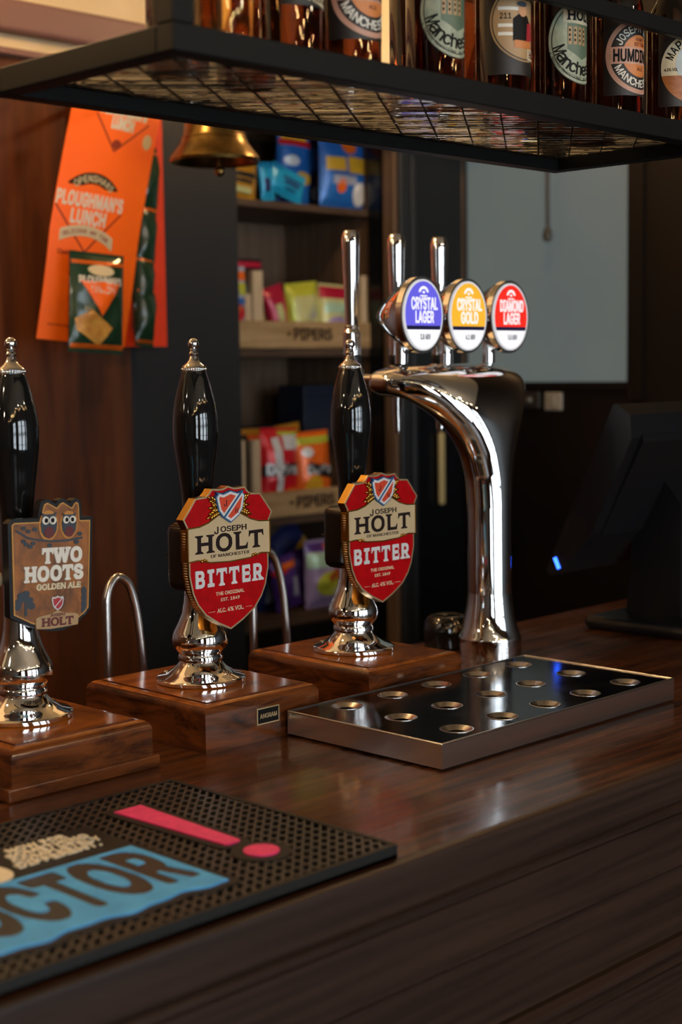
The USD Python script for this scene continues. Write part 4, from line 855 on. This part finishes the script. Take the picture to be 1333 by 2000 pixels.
# ------------------------------------------------------------------ pub snack card
CX, CY, CZ = 1.945, 2.665, 1.66
t = thing('snack_card', 'bright orange hanging pub snack card on the timber panel', 'snack card', (CX, CY, CZ))
TILT = math.radians(6.0); CW, CH = .232, .56
ct_, st_ = math.cos(TILT), math.sin(TILT)
def cfn(u, v, w):
    y = -w - .030 * np.sin(np.clip(v / CH, 0, 1) * PI * .9) - .02 * np.clip(v / CH, 0, 1) + .035 * np.abs(u / CW + .1) ** 2 * 1.0
    x = u + .20 * v * np.clip(v / CH, .4, 1) - .030; z = v - .085 * u
    return x, y, z
def cardp(g, d, off, m, name, par, lab=None):
    q = ext(g, d); q.apply_translation((0, 0, off)); v, f = trimesh.remesh.subdivide_to_size(q.vertices, q.faces, .03, max_iter=12); q = trimesh.Trimesh(v, f, process=True)
    q.vertices = np.column_stack(cfn(*q.vertices.T)); return obj(name, q, m, par, 40, label=lab)
cardp(sbox(-CW / 2, 0, CW / 2, CH), .0016, 0, 'card_orange', 'front_card', t)
def block(cy, par):
    X0 = -.030; a1 = Point(0, cy - .055).buffer(.085, 24).difference(Point(0, cy - .055).buffer(.062, 24)).intersection(sbox(-.062, cy, .062, 1))
    sh = lambda g: affinity.translate(g, X0, 0)
    cardp(sh(a1), .0006, .0016, 'black_print', 'badge', par); cardp(sh(arc_txt('OPENSHAWS', .014, .066, 2.30, .84, cy=cy - .055)), .0006, .0022, 'cream_print', 'lettering', par)
    cardp(sh(unary_union([txt("PLOUGHMAN'S", .027, .168, True, 0, .04, cx=0, y=cy - .042, track=.06), txt('LUNCH', .027, .088, True, 0, .04, cx=0, y=cy - .077, track=.06)])), .0006, .0016, 'white_print', 'lettering', par)
    tri = LineString([(-.082, cy - .046), (0, cy - .135), (.082, cy - .046)]).buffer(.0018); tri = sh(tri); cardp(tri, .0004, .0016, 'card_ink', 'outline', par)
block(.322, t); block(.595 - .005, t) if False else None
cardp(unary_union([txt("PLOUGHMAN'S", .022, .125, True, 0, .10, cx=.015, y=.482), txt('LUNCH', .022, .060, True, 0, .10, cx=.015, y=.454)]), .0006, .0016, 'white_print', 'lettering', t)
cardp(LineString([(-.055, .476), (.004, .405), (.085, .476)]).buffer(.0018).union(ell(.008, .420, .012, .010)), .0004, .0016, 'card_ink', 'outline', t)
cardp(ell(.090, .440, .0130, .0165), .0006, .0016, 'cream_print', 'price_spot', t)
rb = Point(0, .10).buffer(.150, 40).difference(Point(0, .10).buffer(.128, 40)).intersection(sbox(-.062, .2, .072, 1)); rb = affinity.translate(rb, -.032, -.008); cardp(rb, .0006, .0018, 'cream_print', 'ribbon', t)
cardp(arc_txt('DELICIOUS ANY TIME', .008, .134, 1.98, 1.12, cx=-.032, cy=.092), .0004, .0024, 'card_ink', 'lettering', t)
cardp(unary_union([txt('Cheddar Cheese', .009, .080, True, cx=-.055, y=.178), txt('Box of 20', .006, .03, False, cx=-.04, y=.085), txt('Best before see pack', .005, .07, False, cx=-.06, y=.03)]), .0004, .0016, 'card_ink', 'lettering', t)
obj('hook', tube([(.10, -.02, CH - .01), (.10, .0, CH + .03), (.10, .05, CH + .04), (.10, 2.80 - CY, CH + .04)], .0025, 8, 4), 'brushed_steel', t, True)
bcard = thing('snack_card', 'second orange snack card flat on the wall behind the green packs', 'snack card', (at(322, 500, 2.775)[0], 2.775, 1.655))
obj('card', bx(-.21, 0, -.001, .001, 0, .62), 'card_edge', bcard, False)
obj('hang_tab', bx(-.12, -.08, -.001, .001, .62, .66), 'card_edge', bcard, False)
def green_pack(px_, py0, py1, Y, pw, label, yaw=0., prints=True):
    pr = [('foil_orange', R_(-.5, .5, -.49, -.44)), ('foil_orange', R_(-.5, .5, .40, .44))]
    if prints: pr += [('card_orange', Polygon([(-.38, .22), (.36, .22), (.0, -.14)])), ('pack_pie', Polygon([(-.45, -.18), (-.2, -.08), (.22, -.26), (.0, -.46), (-.42, -.30)])), ('white_print', unary_union([tx("PLOUGHMAN'S", .07, .80, 0, .20), tx('LUNCH', .07, .42, 0, .10)])), ('cream_print', ell(0, .34, .24, .06, 10))]
    q = snack_bag('green_snack_pack', px_, py0, py1, Y, pw, .045, 'pack_green', pr, label, .05, yaw)
    tagp(q, label, 'snack pack', 'green packs on the snack card'); return q
green_pack(188, 500, 684, 2.598, 104, 'glossy green snack pack with pie picture, clipped low on the orange card')
for k, (x_, a, b, Y) in enumerate(((288, 290, 415, 2.74), (283, 400, 525, 2.735), (279, 500, 610, 2.73), (282, 560, 672, 2.725))):
    green_pack(x_, a, b, Y, 46, ['topmost dark green pack between the two orange cards', 'second dark green pack down between the two orange cards', 'third dark green pack down between the two orange cards', 'lowest dark green pack between the two orange cards'][k], .3, False)
